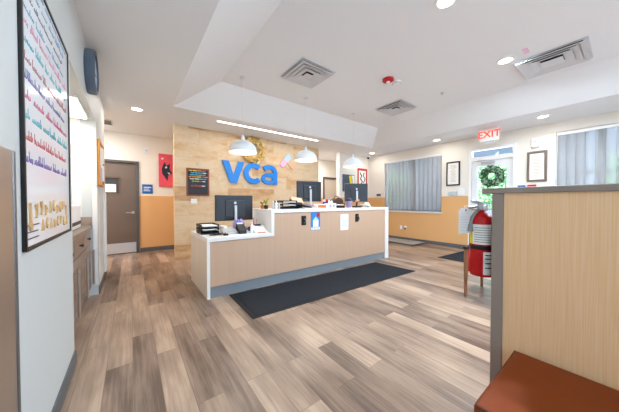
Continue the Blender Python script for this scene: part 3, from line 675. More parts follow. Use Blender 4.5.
# square vents
def vent(x, y, z, label, s=.61, ang=0):
    t = thing('ceiling_vent', (x, y, z), label, 'vent', 'square ceiling vents')
    h = s/2; m = MB()
    def ring(ho, hi_, zo, zi, th=.004):
        o_ = [(-ho, -ho), (ho, -ho), (ho, ho), (-ho, ho)]; i_ = [(-hi_, -hi_), (hi_, -hi_), (hi_, hi_), (-hi_, hi_)]
        v = [(x+a, y+b, z+zo) for a, b in o_]+[(x+a, y+b, z+zi) for a, b in i_]+[(x+a, y+b, z+zo+th) for a, b in o_]+[(x+a, y+b, z+zi+th) for a, b in i_]
        f = []
        for k in range(4):
            j = (k+1) % 4; f += [(k, j, j+4, k+4), (k+8, k+12, j+12, j+8), (k, k+8, j+8, j), (k+4, j+4, j+12, k+12)]
        m.add(v, f)
    ring(h, h-.045, -.006, -.006); m.build('frame', M['vent'], t, smooth=False)
    bx(x-h+.03, x+h-.03, y-h+.03, y+h-.03, z-.0045, z-.0005).build('duct_opening', M['vent_dark'], t, smooth=False)
    for k, (ho, hi_) in enumerate(((h-.055, h-.105), (h-.115, h-.165), (h-.18, h-.235))):
        m = MB(); ring(ho+.035, hi_, -.034, -.010); m.build('louvre', M['vent'], t, smooth=False)
    m = MB(); q = h-.235
    m.add([(x-q, y-q, z-.036), (x+q, y-q, z-.036), (x+q, y+q, z-.036), (x-q, y+q, z-.036), (x, y, z-.008)], [(0, 1, 4), (1, 2, 4), (2, 3, 4), (3, 0, 4), (3, 2, 1, 0)])
    m.build('centre_cone', M['vent'], t, smooth=False)
    return t
vent(2.18, 2.95, ZT, 'white square ceiling vent on the left, nearest the pendants')
vent(4.42, 2.90, ZT, 'white square ceiling vent farthest back, beyond the red alarm')
vent(4.66, .64, ZT, 'largest white square ceiling vent, upper right by the sloped soffit', .69)
t = thing('ceiling_alarm', (3.29, 2.30, ZT), 'round red fire alarm strobe on the ceiling', 'alarm')
MB().lathe([(0, 0), (.085, 0), (.085, -.03), (.06, -.045), (0, -.045)], (3.29, 2.30, ZT)).build('base', M['red_plain'], t)
MB().lathe([(0, -.045), (.03, -.045), (.025, -.07), (0, -.075)], (3.29, 2.30, ZT)).build('lens', M['white'], t)
t = thing('smoke_detector', (3.47, 2.27, ZT), 'round white smoke detector beside the red ceiling alarm', 'detector')
MB().lathe([(0, 0), (.07, 0), (.07, -.025), (.05, -.045), (0, -.05)], (3.47, 2.27, ZT)).build('body', M['white'], t)
MB().lathe([(.066, -.026), (.07, -.03), (.058, -.04), (.05, -.04)], (3.47, 2.27, ZT)).build('grille', M['silver'], t)
simple('ceiling_decal', 'small pink rectangular label on the ceiling beside the largest vent', 'label', bx(4.03, 4.17, .78, .83, ZT-.003, ZT), M['pink'], (4.1, .8, ZT), .0)
simple('sprinkler_head', 'tiny sprinkler head on the ceiling between the red alarm and the downlight', 'sprinkler', MB().lathe([(0, 0), (.03, 0), (.03, -.005), (.01, -.008), (.01, -.025), (.02, -.028), (0, -.03)], (4.48, 2.01, ZT), 'Z', 20), M['silver'], (4.48, 2.01, ZT), 0)

# pendants
def pendant(x, y, label):
    zb = 1.975; r = .215; t = thing('dome_pendant', (x, y, ZT), label, 'pendant lamp', 'white dome pendants over the counter')
    MB().lathe([(0, 0), (.045, 0), (.045, -.012), (.012, -.018), (0, -.018)], (x, y, ZT)).build('canopy', M['pendant'], t)
    MB().tube((x, y, zb+.27), (x, y, ZT-.025), .0022, n=6).build('cord', M['pendant'], t)
    pr = [(r, 0), (r*.985, .035), (r*.93, .08), (r*.82, .12), (r*.65, .155), (r*.42, .18), (r*.2, .19), (.03, .193), (.03, .21), (.022, .25), (.018, .275), (0, .275)]
    inner = [(r*.98, 0), (r*.965, .035), (r*.91, .078), (r*.8, .116), (r*.63, .15), (r*.4, .173), (0, .183)]
    MB().lathe([(0, inner[-1][1])]+inner[:-1][::-1]+pr, (x, y, zb), n=48).build('lamp_shade', M['pendant'], t)
    MB().lathe([(0, .012), (r*.95, .012), (r*.955, .02), (0, .02)], (x, y, zb), n=40).build('diffuser', M['glow_soft'], t)
    l = bpy.data.lights.new('lamp', 'AREA'); l.shape = 'DISK'; l.size = r*1.7; l.energy = 4; l.color = (1, .93, .84)
    o = bpy.data.objects.new('lamp', l); COL.objects.link(o); o.parent = t; o.location = (0, 0, zb-ZT+.005)
pendant(1.425, 3.65, 'white dome pendant lamp farthest left, in front of the golden leaves')
pendant(2.655, 3.65, 'middle white dome pendant lamp over the high counter')
pendant(3.95, 3.65, 'white dome pendant lamp farthest right, nearest the blinds')

# ------------------------------------------------------------------ reception counter
CY = 3.06
rc = thing('reception_counter', (2.53, 3.4, 0), 'long two-level reception counter with white frame and beige front panels', 'reception counter')
xa, xs, xb = .735, 1.66, 4.41
LT, HT = .755, 1.087; th = .05; dl, dh = 4.02, 3.75
m = MB(); m.box(xa, xa+.035, CY, dl, 0, LT-th); g = m.build('end_panel', M['cream_lam'], rc, bevel=.002)
bx(xa, xa+.035, CY-.004, CY, 0, LT-th).build('edge_band', M['white_lam'], rc)
bx(xb-.11, xb, CY-.004, dh, 0, HT-th).build('end_panel', M['white_lam'], rc, bevel=.002)
bx(xa, xs-.05, CY-.004, dl, LT-th, LT).build('low_worktop', M['white_lam'], rc, bevel=.003)
bx(xs-.05, xs, CY-.004, dh, LT-th, HT-th).build('step_panel', M['white_lam'], rc, bevel=.002)
bx(xs-.05, xb, CY-.004, dh, HT-th, HT).build('high_worktop', M['white_lam'], rc, bevel=.003)
pf = CY+.012
m = MB(); m.prism([(xa+.035, .14), (xb-.11, .14), (xb-.11, HT-th), (xs, HT-th), (xs, LT-th), (xa+.035, LT-th)], lambda a, b, d: (a, pf+d, b), 0, .04); m.build('front_panel', M['panel'], rc, smooth=False)
bx(xa+.035, xb-.11, pf+.012, pf+.052, 0, .14).build('toe_kick', M['toe'], rc)
bx(xs+.0, xb-.11, dh-.03, dh, 0, HT-th).build('rear_panel', M['white_lam'], rc)

def paper_on_panel(x0_, x1_, z0_, z1_, name, label, m_):
    t = thing(name, ((x0_+x1_)/2, pf, z0_), label, 'notice'); bx(x0_, x1_, pf-.004, pf, z0_, z1_).build('sheet', m_, t); return t
fn = onY(pf-.004)
t = paper_on_panel(2.335, 2.525, .735, 1.03, 'blue_notice', 'blue flyer with white box and tear strips taped to the counter front', mat('flyer_blue', (44, 128, 196), .5))
bx(2.375, 2.49, pf-.0055, pf-.004, .79, .895).build('white_box', M['paper'], t)
MB().prism([(2.37, .895), (2.495, .895), (2.43, .96)], fn, 0, .0015).build('roof_shape', M['ltblue'], t)
MB().lathe([(0, 0), (.035, 0), (.035, -.002), (0, -.002)], (2.485, pf-.004, .985), 'Y', 24).build('red_spot', M['red_plain'], t)
m = MB()
for i in range(6): m.box(2.34+i*.031, 2.34+i*.031+.024, pf-.0055, pf-.004, .74, .785)
m.build('tear_strips', M['paper'], t)
t = paper_on_panel(3.0, 3.2, .69, .975, 'white_notice', 'white printed sheet taped to the counter front', M['paper'])
m = MB(); rnd = random.Random(2)
for z in [.95-.02*i for i in range(11)]:
    x = 3.02
    while x < 3.17: w = rnd.uniform(.015, .04); m.box(x, min(x+w, 3.185), pf-.0048, pf-.004, z-.006, z); x += w+.01
m.build('printed_lines', mat('grey_blue_print', (150, 160, 196), .6), t)
for x, zz, lab in ((2.19, .905, 'black wall bracket left of the blue flyer on the counter front'), (3.43, .90, 'black wall bracket right of the white sheet on the counter front')):
    t = thing('leash_hook', (x, pf, zz-.07), lab, 'hook')
    bx(x-.045, x+.045, pf-.012, pf, zz-.075, zz+.075).build('plate', M['black'], t, bevel=.01, seg=3)
    MB().path([(x, pf-.012, zz+.03), (x, pf-.05, zz+.02), (x, pf-.06, zz-.02), (x, pf-.045, zz-.04), (x, pf-.03, zz-.03)], .009).build('hook_arm', M['steel_dark'], t)

# monitors (seen from the back)
def monitor(x, y, zb, w, h, zt, label, rot=0, name='computer_monitor'):
    t = thing(name, (x, y, zb), label, 'monitor')
    s = bx(x-w/2, x+w/2, y-.018, y+.018, zt-h, zt).build('screen', M['screen'], t, bevel=.008, seg=3)
    bx(x-w/2+.012, x+w/2-.012, y+.018, y+.0195, zt-h+.014, zt-.012).build('display', mat('blue_lit_display', (60, 90, 130), .2, emit=(120, 160, 220), estr=.5), s)
    bx(x-w*.26, x+w*.26, y-.034, y-.018, zt-h*.85, zt-h*.2).build('rear_cover', M['screen'], s, bevel=.012)
    MB().lathe([(0, 0), (.02, 0), (.02, -.003), (0, -.003)], (x, y-.034, zt-h*.3), 'Y', 20).build('badge', M['silver'], s)
    m = MB(); m.box(x-.018, x+.018, y-.07, y-.045, zb+.015, zt-h*.40); m.box(x-.016, x+.016, y-.045, y-.034, zt-h*.56, zt-h*.42)
    m.build('stand_neck', M['silver'], t, bevel=.004)
    bx(x-.12, x+.12, y-.12, y+.09, zb, zb+.015).build('stand_foot', M['silver'], t, bevel=.006)
    t.rotation_euler.z = rot
    return t
monitor(1.275, 3.62, LT, .58, .385, 1.30, 'black computer monitor on the low desk at the left end')
monitor(2.68, 3.58, HT, .52, .38, 1.585, 'black computer monitor standing mid-counter under the middle pendant', -.12)
monitor(3.95, 3.56, HT, .52, .40, 1.60, 'black computer monitor at the right end of the high counter', -.5)

# letter trays
def letter_tray(x0_, x1_, y0_, y1_, z, n, label, gap=.055, rot=0):
    t = thing('letter_tray', ((x0_+x1_)/2, (y0_+y1_)/2, z), label, 'letter tray')
    for i in range(n):
        zz = z+i*gap; m = MB()
        m.box(x0_, x1_, y0_, y1_, zz, zz+.005); m.box(x0_, x0_+.005, y0_, y1_, zz, zz+.035); m.box(x1_-.005, x1_, y0_, y1_, zz, zz+.035); m.box(x0_, x1_, y1_-.005, y1_, zz, zz+.035)
        m.build('tray', M['black'], t, bevel=.001)
        bx(x0_+.02, x1_-.02, y0_+.01, y1_-.02, zz+.005, zz+.017).build('paper_stack', M['paper'] if i == n-1 or i == 1 else M['dark_blue'], t)
    m = MB()
    for a in (x0_+.004, x1_-.004):
        for b in (y0_+.02, y1_-.02): m.tube((a, b, z), (a, b, z+(n-1)*gap+.035), .005, n=8)
    m.build('posts', M['black'], t); t.rotation_euler.z = rot
    return t
letter_tray(.755, .985, 3.42, 3.74, LT, 3, 'black three-tier letter tray at the left end of the low desk', .05)
letter_tray(1.90, 2.17, 3.22, 3.50, HT, 3, 'black stacked letter tray on the high counter left of the clipboard', .05)
letter_tray(3.04, 3.26, 3.22, 3.5, HT, 2, 'low black letter tray between the two high-counter monitors', .05)

def item(name, label, cat, z, x, y, parts, group=None, rot=0):
    t = thing(name, (x, y, z), label, cat, group)
    for (pn, mb, m_, bv) in parts: mb.build(pn, m_, t, bevel=bv)
    t.rotation_euler.z = rot
    return t
z = LT
item('desk_phone', 'white desk phone with dark keypad in front of the left monitor', 'phone', z, 1.08, 3.35, [
    ('body', MB().prism([(3.25, 0), (3.25, .03), (3.43, .085), (3.43, 0)], lambda a, b, d: (.99+d, a, z+b), 0, .2), mat('light_grey_phone', (196, 190, 186), .4), .004),
    ('handset', MB().box(.995, 1.04, 3.24, 3.44, z+.085, z+.12), M['white'], .012), ('keypad', MB().box(1.07, 1.17, 3.27, 3.33, z+.042, z+.05, None), M['silver'], .002)])
item('mouse', 'black computer mouse beside the white desk phone', 'mouse', z, 1.0, 3.17, [('shell', MB().lathe([(0, 0), (.032, 0), (.034, .012), (.026, .028), (0, .034)], (1.0, 3.17, z)), M['black'], 0), ('wheel', bx(.996, 1.004, 3.145, 3.16, z+.024, z+.033), M['silver'], 0)])
item('cable_pile', 'dark looped cable lying on the low desk', 'cable', z, .93, 3.22, [('cable', MB().path([(.86+.07*math.cos(k*.55)+.004*k, 3.24+.05*math.sin(k*.55), z+.007+.0008*k) for k in range(26)], .006), M['black'], 0)])
item('keyboard', 'black keyboard lying on the low desk right of the left-end monitor', 'keyboard', z, 1.42, 3.42, [('base', bx(1.44, 1.60, 3.62, 3.92, z, z+.015), M['black'], .004), ('keys', bx(1.45, 1.59, 3.63, 3.91, z+.015, z+.022), M['screen'], .002)])
item('card_reader', 'black card payment terminal under the purple tissues', 'card terminal', z, 1.245, 3.27, [
    ('body', MB().prism([(3.2, 0), (3.2, .05), (3.32, .14), (3.34, 0)], lambda a, b, d: (1.19+d, a, z+b), 0, .11), M['black'], .006),
    ('screen', MB().box(1.205, 1.285, 3.205, 3.215, z+.02, z+.055), M['silver'], .002), ('paper_roll', MB().tube((1.205, 3.325, z+.125), (1.285, 3.325, z+.125), .02), M['paper'], 0)])
pr_ = MB(); rnd = random.Random(9)
for i in range(14):
    a = rnd.uniform(0, 2*PI); r = rnd.uniform(.03, .075); px_, py_ = 1.265+.7*r*math.cos(a), 3.41+.5*r*math.sin(a)
    pr_.add([(px_-.02, py_, .90), (px_+.02, py_+.01, .90), (px_+.025*math.cos(a), py_+.02, .945), (px_-.015, py_-.01, .935)], [(0, 1, 2, 3)])
o = item('tissue_box', 'purple floral tissue box with tissues beside the left monitor', 'tissue box', z, 1.27, 3.34, [('box', bx(1.19, 1.34, 3.36, 3.46, z, z+.15), M['purple'], .004), ('tissue', pr_, M['purple'], 0)])
for c_ in o.children:
    if c_.name.startswith('tissue') and c_.type == 'MESH' and 'box' not in c_.name: c_.modifiers.new('s', 'SOLIDIFY').thickness = .002
def bottle(x, y, z, r, h, m_, cap, label, name='pump_bottle', cat='bottle', group=None):
    t = thing(name, (x, y, z), label, cat, group)
    MB().lathe([(0, 0), (r, 0), (r, h*.7), (r*.85, h*.78), (r*.4, h*.84), (r*.4, h*.9), (0, h*.9)], (x, y, z), n=20).build('body', m_, t)
    m = MB(); m.lathe([(0, h*.9), (r*.45, h*.9), (r*.45, h), (0, h)], (x, y, z), n=16); m.box(x-r*1.1, x+r*.2, y-.006, y+.006, z+h, z+h*1.04)
    m.build('cap', cap, t)
bottle(1.375, 3.20, z, .022, .15, M['white'], M['white'], 'small white pump bottle on the low desk beside the card terminal')
item('stapler', 'navy blue stapler with red handle behind the white form holder', 'stapler', z, 1.53, 3.48, [
    ('base', bx(1.44, 1.63, 3.46, 3.50, z, z+.02), M['navy'], .004), ('arm', MB().box(-.09, .09, -.018, .018, 0, .03, Matrix.Translation((1.53, 3.48, z+.05)) @ Matrix.Rotation(-.2, 4, 'Y')), M['navy'], .008), ('grip', bx(1.47, 1.5, 3.465, 3.495, z+.06, z+.1), M['red_plain'], .006)])
item('pen_cup', 'dark blue pen cup with red and tan pens on the low desk', 'pen cup', z, 1.50, 3.38, [
    ('cup', MB().lathe([(0, 0), (.038, 0), (.04, .1), (.036, .1), (.034, .005), (0, .005)], (1.50, 3.38, z)), M['navy'], 0),
    ('pen', MB().tube((1.49, 3.38, z+.01), (1.475, 3.39, z+.2), .005, n=8), M['red_plain'], 0), ('pen', MB().tube((1.51, 3.38, z+.01), (1.53, 3.37, z+.19), .005, n=8), M['tan'], 0), ('pen', MB().tube((1.50, 3.39, z+.01), (1.50, 3.41, z+.21), .005, n=8), M['copper'], 0)])
item('form_holder', 'tilted white form holder with printed card on the low desk', 'form holder', z, 1.5, 3.2, [
    ('wedge', MB().prism([(3.13, 0), (3.13, .015), (3.28, .10), (3.30, 0)], lambda a, b, d: (1.40+d, a, z+b), 0, .19), M['white'], .003),
    ('card', MB().box(1.43, 1.56, 3.128, 3.13, z+.001, z+.014), M['copper'], 0),
    ('clip', MB().box(1.45, 1.54, 3.255, 3.275, z+.095, z+.115), M['black'], .003)])
item('paper_sheets', 'loose pinkish papers lying at the front of the low desk', 'papers', z, 1.1, 3.13, [('sheet', MB().box(.90, 1.12, 3.09, 3.14, z, z+.003), mat('pale_pink_paper', (240, 214, 200), .7), 0), ('sheet', MB().box(1.13, 1.33, 3.08, 3.13, z, z+.002), M['paper'], 0)])
z = HT
def plant(x, y, label, hgt):
    m = MB(); rnd = random.Random(int(x*100))
    for i in range(12):
        a = rnd.uniform(0, 2*PI); l = hgt*rnd.uniform(.6, 1); tip = (x+.05*math.cos(a), y+.05*math.sin(a), z+.06+l); w = .012
        mid = (x+.025*math.cos(a), y+.025*math.sin(a), z+.06+l*.6)
        m.add([(x, y, z+.055), (mid[0]-w*math.sin(a), mid[1]+w*math.cos(a), mid[2]), tip, (mid[0]+w*math.sin(a), mid[1]-w*math.cos(a), mid[2]), (mid[0], mid[1], mid[2]-.008)], [(0, 1, 4), (1, 2, 4), (2, 3, 4), (3, 0, 4), (0, 3, 2, 1)])
    item('potted_plant', label, 'plant', z, x, y, [('pot', MB().lathe([(0, 0), (.028, 0), (.036, .06), (.031, .06), (.028, .05), (0, .05)], (x, y, z)), M['copper'] if hgt < .1 else M['black'], 0), ('leaves', m, mat('yellow_green_leaf', (150, 150, 50), .6), 0)])
plant(1.70, 3.40, 'small potted plant with yellow-green leaves at the left end of the high counter', .12)
plant(1.70, 3.52, 'smaller copper-potted plant behind the yellow-green one', .08)
bottle(1.70, 3.16, z, .016, .12, M['silver'], M['white'], 'silver bottle nearest the left end of the high counter', 'hand_sanitizer')
bottle(1.76, 3.18, z, .018, .13, M['white'], M['white'], 'white bottle beside the silver one on the high counter', 'hand_sanitizer')
bottle(1.82, 3.2, z, .015, .11, M['silver'], M['navy'], 'slim bottle with blue cap left of the stacked letter tray', 'hand_sanitizer')
item('clipboard', 'tan clipboard leaning on a black stand beside the stacked letter tray', 'clipboard', z, 2.26, 3.36, [
    ('board', MB().box(-.11, .11, -.006, .006, 0, .16, Matrix.Translation((2.28, 3.36, z+.10)) @ Matrix.Rotation(-.95, 4, 'X') @ Matrix.Rotation(.25, 4, 'Y')), M['tan'], .003),
    ('sheet', MB().box(-.09, .09, -.009, -.006, .01, .14, Matrix.Translation((2.28, 3.36, z+.10)) @ Matrix.Rotation(-.95, 4, 'X') @ Matrix.Rotation(.25, 4, 'Y')), mat('peach_paper', (238, 196, 160), .7), 0),
    ('stand', MB().prism([(3.32, 0), (3.34, .10), (3.5, .17), (3.5, 0)], lambda a, b, d: (2.19+d, a, z+b), 0, .16), M['black'], .004)])
item('paper_pile', 'pile of curled papers and card on the high counter in front of the middle monitor', 'papers', z, 2.4, 3.25, [
    ('sheets', MB().box(2.28, 2.52, 3.17, 3.36, z, z+.012), M['paper'], .002), ('dark_folder', MB().box(-.13, .13, -.08, .08, 0, .02, Matrix.Translation((2.36, 3.30, z+.035)) @ Matrix.Rotation(.18, 4, 'Y') @ Matrix.Rotation(.3, 4, 'Z')), M['dark_blue'], .003),
    ('curled_card', MB().box(-.08, .08, -.06, .06, 0, .006, Matrix.Translation((2.44, 3.27, z+.065)) @ Matrix.Rotation(.25, 4, 'Y')), M['pink'], 0)])
item('card_display', 'orange and white card display box under the middle monitor', 'display box', z, 2.65, 3.2, [
    ('box', bx(2.54, 2.76, 3.17, 3.25, z, z+.075), M['white'], .003), ('orange_card', bx(2.56, 2.74, 3.165, 3.17, z+.012, z+.06), M['copper'], 0), ('bottle_neck', MB().tube((2.69, 3.21, z+.075), (2.69, 3.21, z+.14), .014, .007), M['tan'], 0)])
item('tissue_carton', 'white patterned tissue carton right of the orange card display', 'tissue box', z, 2.93, 3.24, [
    ('carton', bx(2.82, 3.02, 3.2, 3.31, z, z+.085), M['white'], .004), ('pattern', MB().box(2.85, 2.90, 3.198, 3.2, z+.02, z+.065).box(2.93, 2.98, 3.198, 3.2, z+.02, z+.065), M['purple'], 0), ('tissue', MB().prism([(2.86, .08), (2.88, .15), (2.92, .12), (2.96, .15), (2.98, .08)], lambda a, b, d: (a, 3.25+d, z+b), 0, .004), M['paper'], 0)])
item('candy_dish', 'blue dish holding red and pink things behind the white tissue carton', 'dish', z, 2.95, 3.42, [
    ('dish', MB().lathe([(0, 0), (.05, 0), (.085, .11), (.08, .11), (.045, .01), (0, .01)], (2.95, 3.42, z)), M['navy'], 0), ('red_ball', MB().lathe([(0, -.04), (.028, -.028), (.04, 0), (.028, .028), (0, .04)], (2.97, 3.42, z+.135), n=18), M['red_plain'], 0), ('pink_ball', MB().lathe([(0, -.035), (.025, -.025), (.035, 0), (.025, .025), (0, .035)], (2.91, 3.42, z+.125), n=18), M['pink'], 0)])
item('brown_bag', 'brown folded organiser bag lying on the letter tray between the high-counter monitors', 'bag', z+.10, 3.16, 3.36, [
    ('bag', MB().prism([(3.05, 0), (3.07, .06), (3.14, .10), (3.24, .09), (3.29, .04), (3.28, 0)], lambda a, b, d: (a, 3.28+d, z+.09+b), 0, .16), mat('dark_brown_leather', (70, 44, 34), .5), .012), ('strap', MB().path([(3.1, 3.35, z+.16), (3.13, 3.36, z+.22), (3.2, 3.36, z+.22), (3.24, 3.35, z+.18)], .008), mat('brown_strap', (98, 60, 40), .5), 0)])
item('flower_bunch', 'lilac wrapped bunch standing in front of the right-end monitor', 'bouquet', z, 3.5, 3.3, [
    ('wrap', MB().lathe([(0, 0), (.04, 0), (.075, .13), (.07, .13), (.035, .01), (0, .01)], (3.47, 3.32, z), n=14), mat('lilac_wrap', (150, 134, 170), .6), 0),
    ('blooms', MB().lathe([(0, -.03), (.03, -.02), (.04, 0), (.03, .02), (0, .03)], (3.44, 3.31, z+.15), n=10).lathe([(0, -.03), (.03, -.02), (.035, 0), (.03, .02), (0, .03)], (3.50, 3.33, z+.16), n=10).lathe([(0, -.03), (.03, -.02), (.035, 0), (.03, .02), (0, .03)], (3.48, 3.28, z+.14), n=10), M['dark_blue'], 0)])
item('barcode_scanner', 'dark handheld scanner resting in its cradle at the right end of the high counter', 'scanner', z, 3.62, 3.24, [
    ('cradle', bx(3.56, 3.70, 3.18, 3.32, z, z+.03), M['black'], .008), ('handle', MB().tube((3.62, 3.25, z+.03), (3.64, 3.25, z+.12), .018), M['screen'], 0), ('head', MB().box(-.03, .06, -.022, .022, 0, .04, Matrix.Translation((3.63, 3.25, z+.115)) @ Matrix.Rotation(-.25, 4, 'Y')), M['tan'], .008)])
item('white_papers', 'crumpled white papers and card at the far right end of the high counter', 'papers', z, 3.88, 3.22, [
    ('sheet', MB().box(-.1, .1, -.07, .07, 0, .006, Matrix.Translation((3.86, 3.22, z+.035)) @ Matrix.Rotation(.3, 4, 'Y')), M['paper'], 0), ('folded_card', MB().prism([(3.86, 0), (3.93, .10), (4.02, 0), (3.93, .06)], lambda a, b, d: (a, 3.2+d, z+b), 0, .1), M['white'], 0), ('blue_pad', bx(3.95, 4.04, 3.3, 3.38, z, z+.04), M['navy'], .003)])

# ------------------------------------------------------------------ floor mats and scale
def mat_obj(corners, label, cat='floor mat'):
    cx = sum(c[0] for c in corners)/4; cy = sum(c[1] for c in corners)/4
    t = thing('floor_mat', (cx, cy, 0), label, cat)
    MB().prism(corners, lambda a, b, d: (a, b, d), 0, .007).build('rubber_edge', M['mat_edge'], t, bevel=.003)
    ins = [(cx+(x-cx)*(1-.05/abs(x-cx)), cy+(y-cy)*(1-.03/abs(y-cy))) for x, y in corners]
    MB().prism(ins, lambda a, b, d: (a, b, d), .007, .011).build('pile', M['mat'], t)
mat_obj([(.985, 2.275), (3.93, 2.175), (3.87, 2.97), (.995, 3.055)], 'long charcoal floor mat in front of the reception counter')
mat_obj([(5.25, .9), (6.5, .87), (6.5, 2.37), (5.27, 2.43)], 'dark entrance mat in front of the glass door')
sc = thing('pet_scale', (6.4, 4.0, 0), 'low grey weighing platform on the floor under the blinds', 'scale')
bx(6.08, 6.72, 3.42, 4.62, .012, .045).build('base', M['steel_dark'], sc, bevel=.012, seg=3)
bx(6.10, 6.70, 3.44, 4.60, .045, .055).build('platform', mat('grey_rubber_deck', (150, 146, 142), .5), sc, bevel=.003)
for x in (6.14, 6.66):
    for y in (3.5, 4.54): MB().tube((x, y, 0), (x, y, .014), .025).build('foot', M['black'], sc)

# ------------------------------------------------------------------ near partition, bench, extinguisher
PX = 1.52; PE = .425
pt = thing('partition_screen', (PX+.05, -.5, 0), 'beige laminate half-height partition with taupe cap in the right foreground', 'partition')
bx(PX+.004, PX+.096, -2.2, PE-.05, .0, 1.243).build('panel', M['part'], pt, smooth=False)
bx(PX-.003, PX+.103, PE-.05, PE, 0, 1.243).build('end_post', M['taupe'], pt, bevel=.004)
bx(PX-.008, PX+.108, -2.2, PE+.045, 1.243, 1.272).build('cap_rail', M['taupe'], pt, bevel=.004)
bn = thing('waiting_bench', (1.25, -.5, 0), 'brown leather upholstered bench against the beige partition', 'bench')
bz = .47
s_ = bx(.985, 1.512, -1.6, .325, bz-.13, bz).build('seat', M['leather'], bn, bevel=.014, seg=3)
m = MB()
m.path([(1.505, .318, bz-.007), (.992, .318, bz-.007), (.992, -1.58, bz-.007)], .006)
m.build('piping', mat('dark_brown_piping', (92, 44, 22), .45), s_)
bx(1.02, 1.50, -1.58, .30, .09, bz-.13).build('base', M['leather'], bn, bevel=.01)
bx(1.05, 1.48, -1.55, .26, 0, .09).build('plinth', M['black'], bn)

ex_c = (1.592, .492)
fe = thing('fire_extinguisher', (ex_c[0], ex_c[1], .78), 'red fire extinguisher with paper tag on the end of the partition', 'fire extinguisher')
x, y = ex_c; R = .058
MB().lathe([(0, .785), (R*.9, .785), (R, .80), (R, 1.075), (R*.92, 1.105), (R*.65, 1.128), (R*.33, 1.14), (.016, 1.145), (.016, 1.16), (0, 1.16)], (x, y, 0), n=40).build('cylinder', M['red'], fe)
def band(r, z0_, z1_, a0, a1, n=20):
    m = MB(); v = []; 
    for i in range(n+1):
        a = a0+(a1-a0)*i/n; c_, s_2 = math.cos(a), math.sin(a)
        for rr in (r, r+.0012):
            for zz in (z0_, z1_): v.append((x+rr*c_, y+rr*s_2, zz))
    f = []
    for i in range(n): o_ = i*4; q = o_+4; f += [(o_, q, q+1, o_+1), (o_+2, o_+3, q+3, q+2), (o_, o_+2, q+2, q), (o_+1, q+1, q+3, o_+3)]
    f += [(0, 1, 3, 2), (n*4, n*4+2, n*4+3, n*4+1)]
    return m.add(v, f)
va = math.atan2(-y, -x)   # direction towards the viewpoint
lb = band(R, .965, 1.075, va-.75, va+1.15).build('label', M['paper'], fe); band(R, .965, 1.075, va-1.15, va-.76).build('yellow_label', M['yellow'], fe)
m = MB()
for i in range(7):
    for v_, f_ in [(band(R+.0012, 1.055-i*.013, 1.058-i*.013, va-.6, va+1.0).v, band(R+.0012, 1.055-i*.013, 1.058-i*.013, va-.6, va+1.0).f)]: m.add(v_, f_)
m.build('printed_lines', mat('grey_print', (130, 126, 126), .6), lb)
l2 = band(R, .80, .925, va+.15, va+1.2).build('label', M['paper'], fe)
m = MB(); 
for zz in (.905, .885, .86, .835): q = band(R+.0012, zz, zz+.006, va+.3, va+.9); m.add(q.v, q.f)
m.build('printed_lines', M['black'], l2)
band(R, .935, .958, 0, 2*PI-.001, 36).build('bracket_strap', M['black'], fe)
bx(x-.03, x+.03, PE, y-R+.004, .80, 1.09).build('wall_bracket', M['black'], fe, bevel=.003)
m = MB(); m.box(x-.02, x+.02, y-.014, y+.014, 1.155, 1.185)
vv = m.build('valve', M['silver'], fe, bevel=.004)
dx, dy = -.80, .60  # handle direction, to the left in view
def along(t_, zz, o=0): return (x+dx*t_-dy*o*0, y+dy*t_, zz)
MB().path([along(-.02, 1.185), along(.02, 1.197), along(.06, 1.205)], .009).build('top_lever', M['silver'], vv)
MB().path([along(-.01, 1.165), along(.03, 1.172), along(.075, 1.165)], .007).build('carry_handle', M['steel'], vv)
MB().lathe([(0, 0), (.017, 0), (.017, .012), (0, .012)], (x-.02, y-.03, 1.168), 'Y', 20).build('pressure_gauge', M['white'], vv)
m = MB(); m.path([along(.0, 1.165), along(.03, 1.15), along(.055, 1.11), along(.062, 1.07)], .010); m.lathe([(0, 0), (.012, 0), (.017, -.04), (.0, -.04)], along(.063, 1.075), 'Z', 14)
m.build('hose', mat('grey_hose', (150, 148, 146), .4), fe)
# tag
tg = Matrix.Translation(along(.092, 1.165)) @ Matrix.Rotation(math.atan2(-.6, .8)+.15, 4, 'Z')
q = MB().prism([(-.043, -.145), (.043, -.145), (.043, -.02), (.028, 0), (-.028, 0), (-.043, -.02)], lambda a, b, d: tuple(tg @ Vector((a, d, b))), 0, .0015).build('inspection_tag', M['paper'], fe)
m = MB()
for i in range(6): m.add([tuple(tg @ Vector(p)) for p in ((-.032, -.0008, -.05-i*.015), (.032, -.0008, -.05-i*.015), (.032, -.0008, -.052-i*.015), (-.032, -.0008, -.052-i*.015))], [(0, 1, 2, 3)])
m.build('printed_lines', mat('tag_print', (214, 212, 210), .6), q)
m = MB(); m.lathe([(0, 0), (.006, 0), (.006, -.002), (0, -.002)], tuple(tg @ Vector((0, -.001, -.012))), 'Y', 12); m.build('eyelet', M['red_plain'], q)
MB().path([tuple(tg @ Vector((0, 0, -.012))), along(.1, 1.175), along(.06, 1.185), along(.02, 1.19)], .0015, 6).build('tag_string', M['white'], fe)

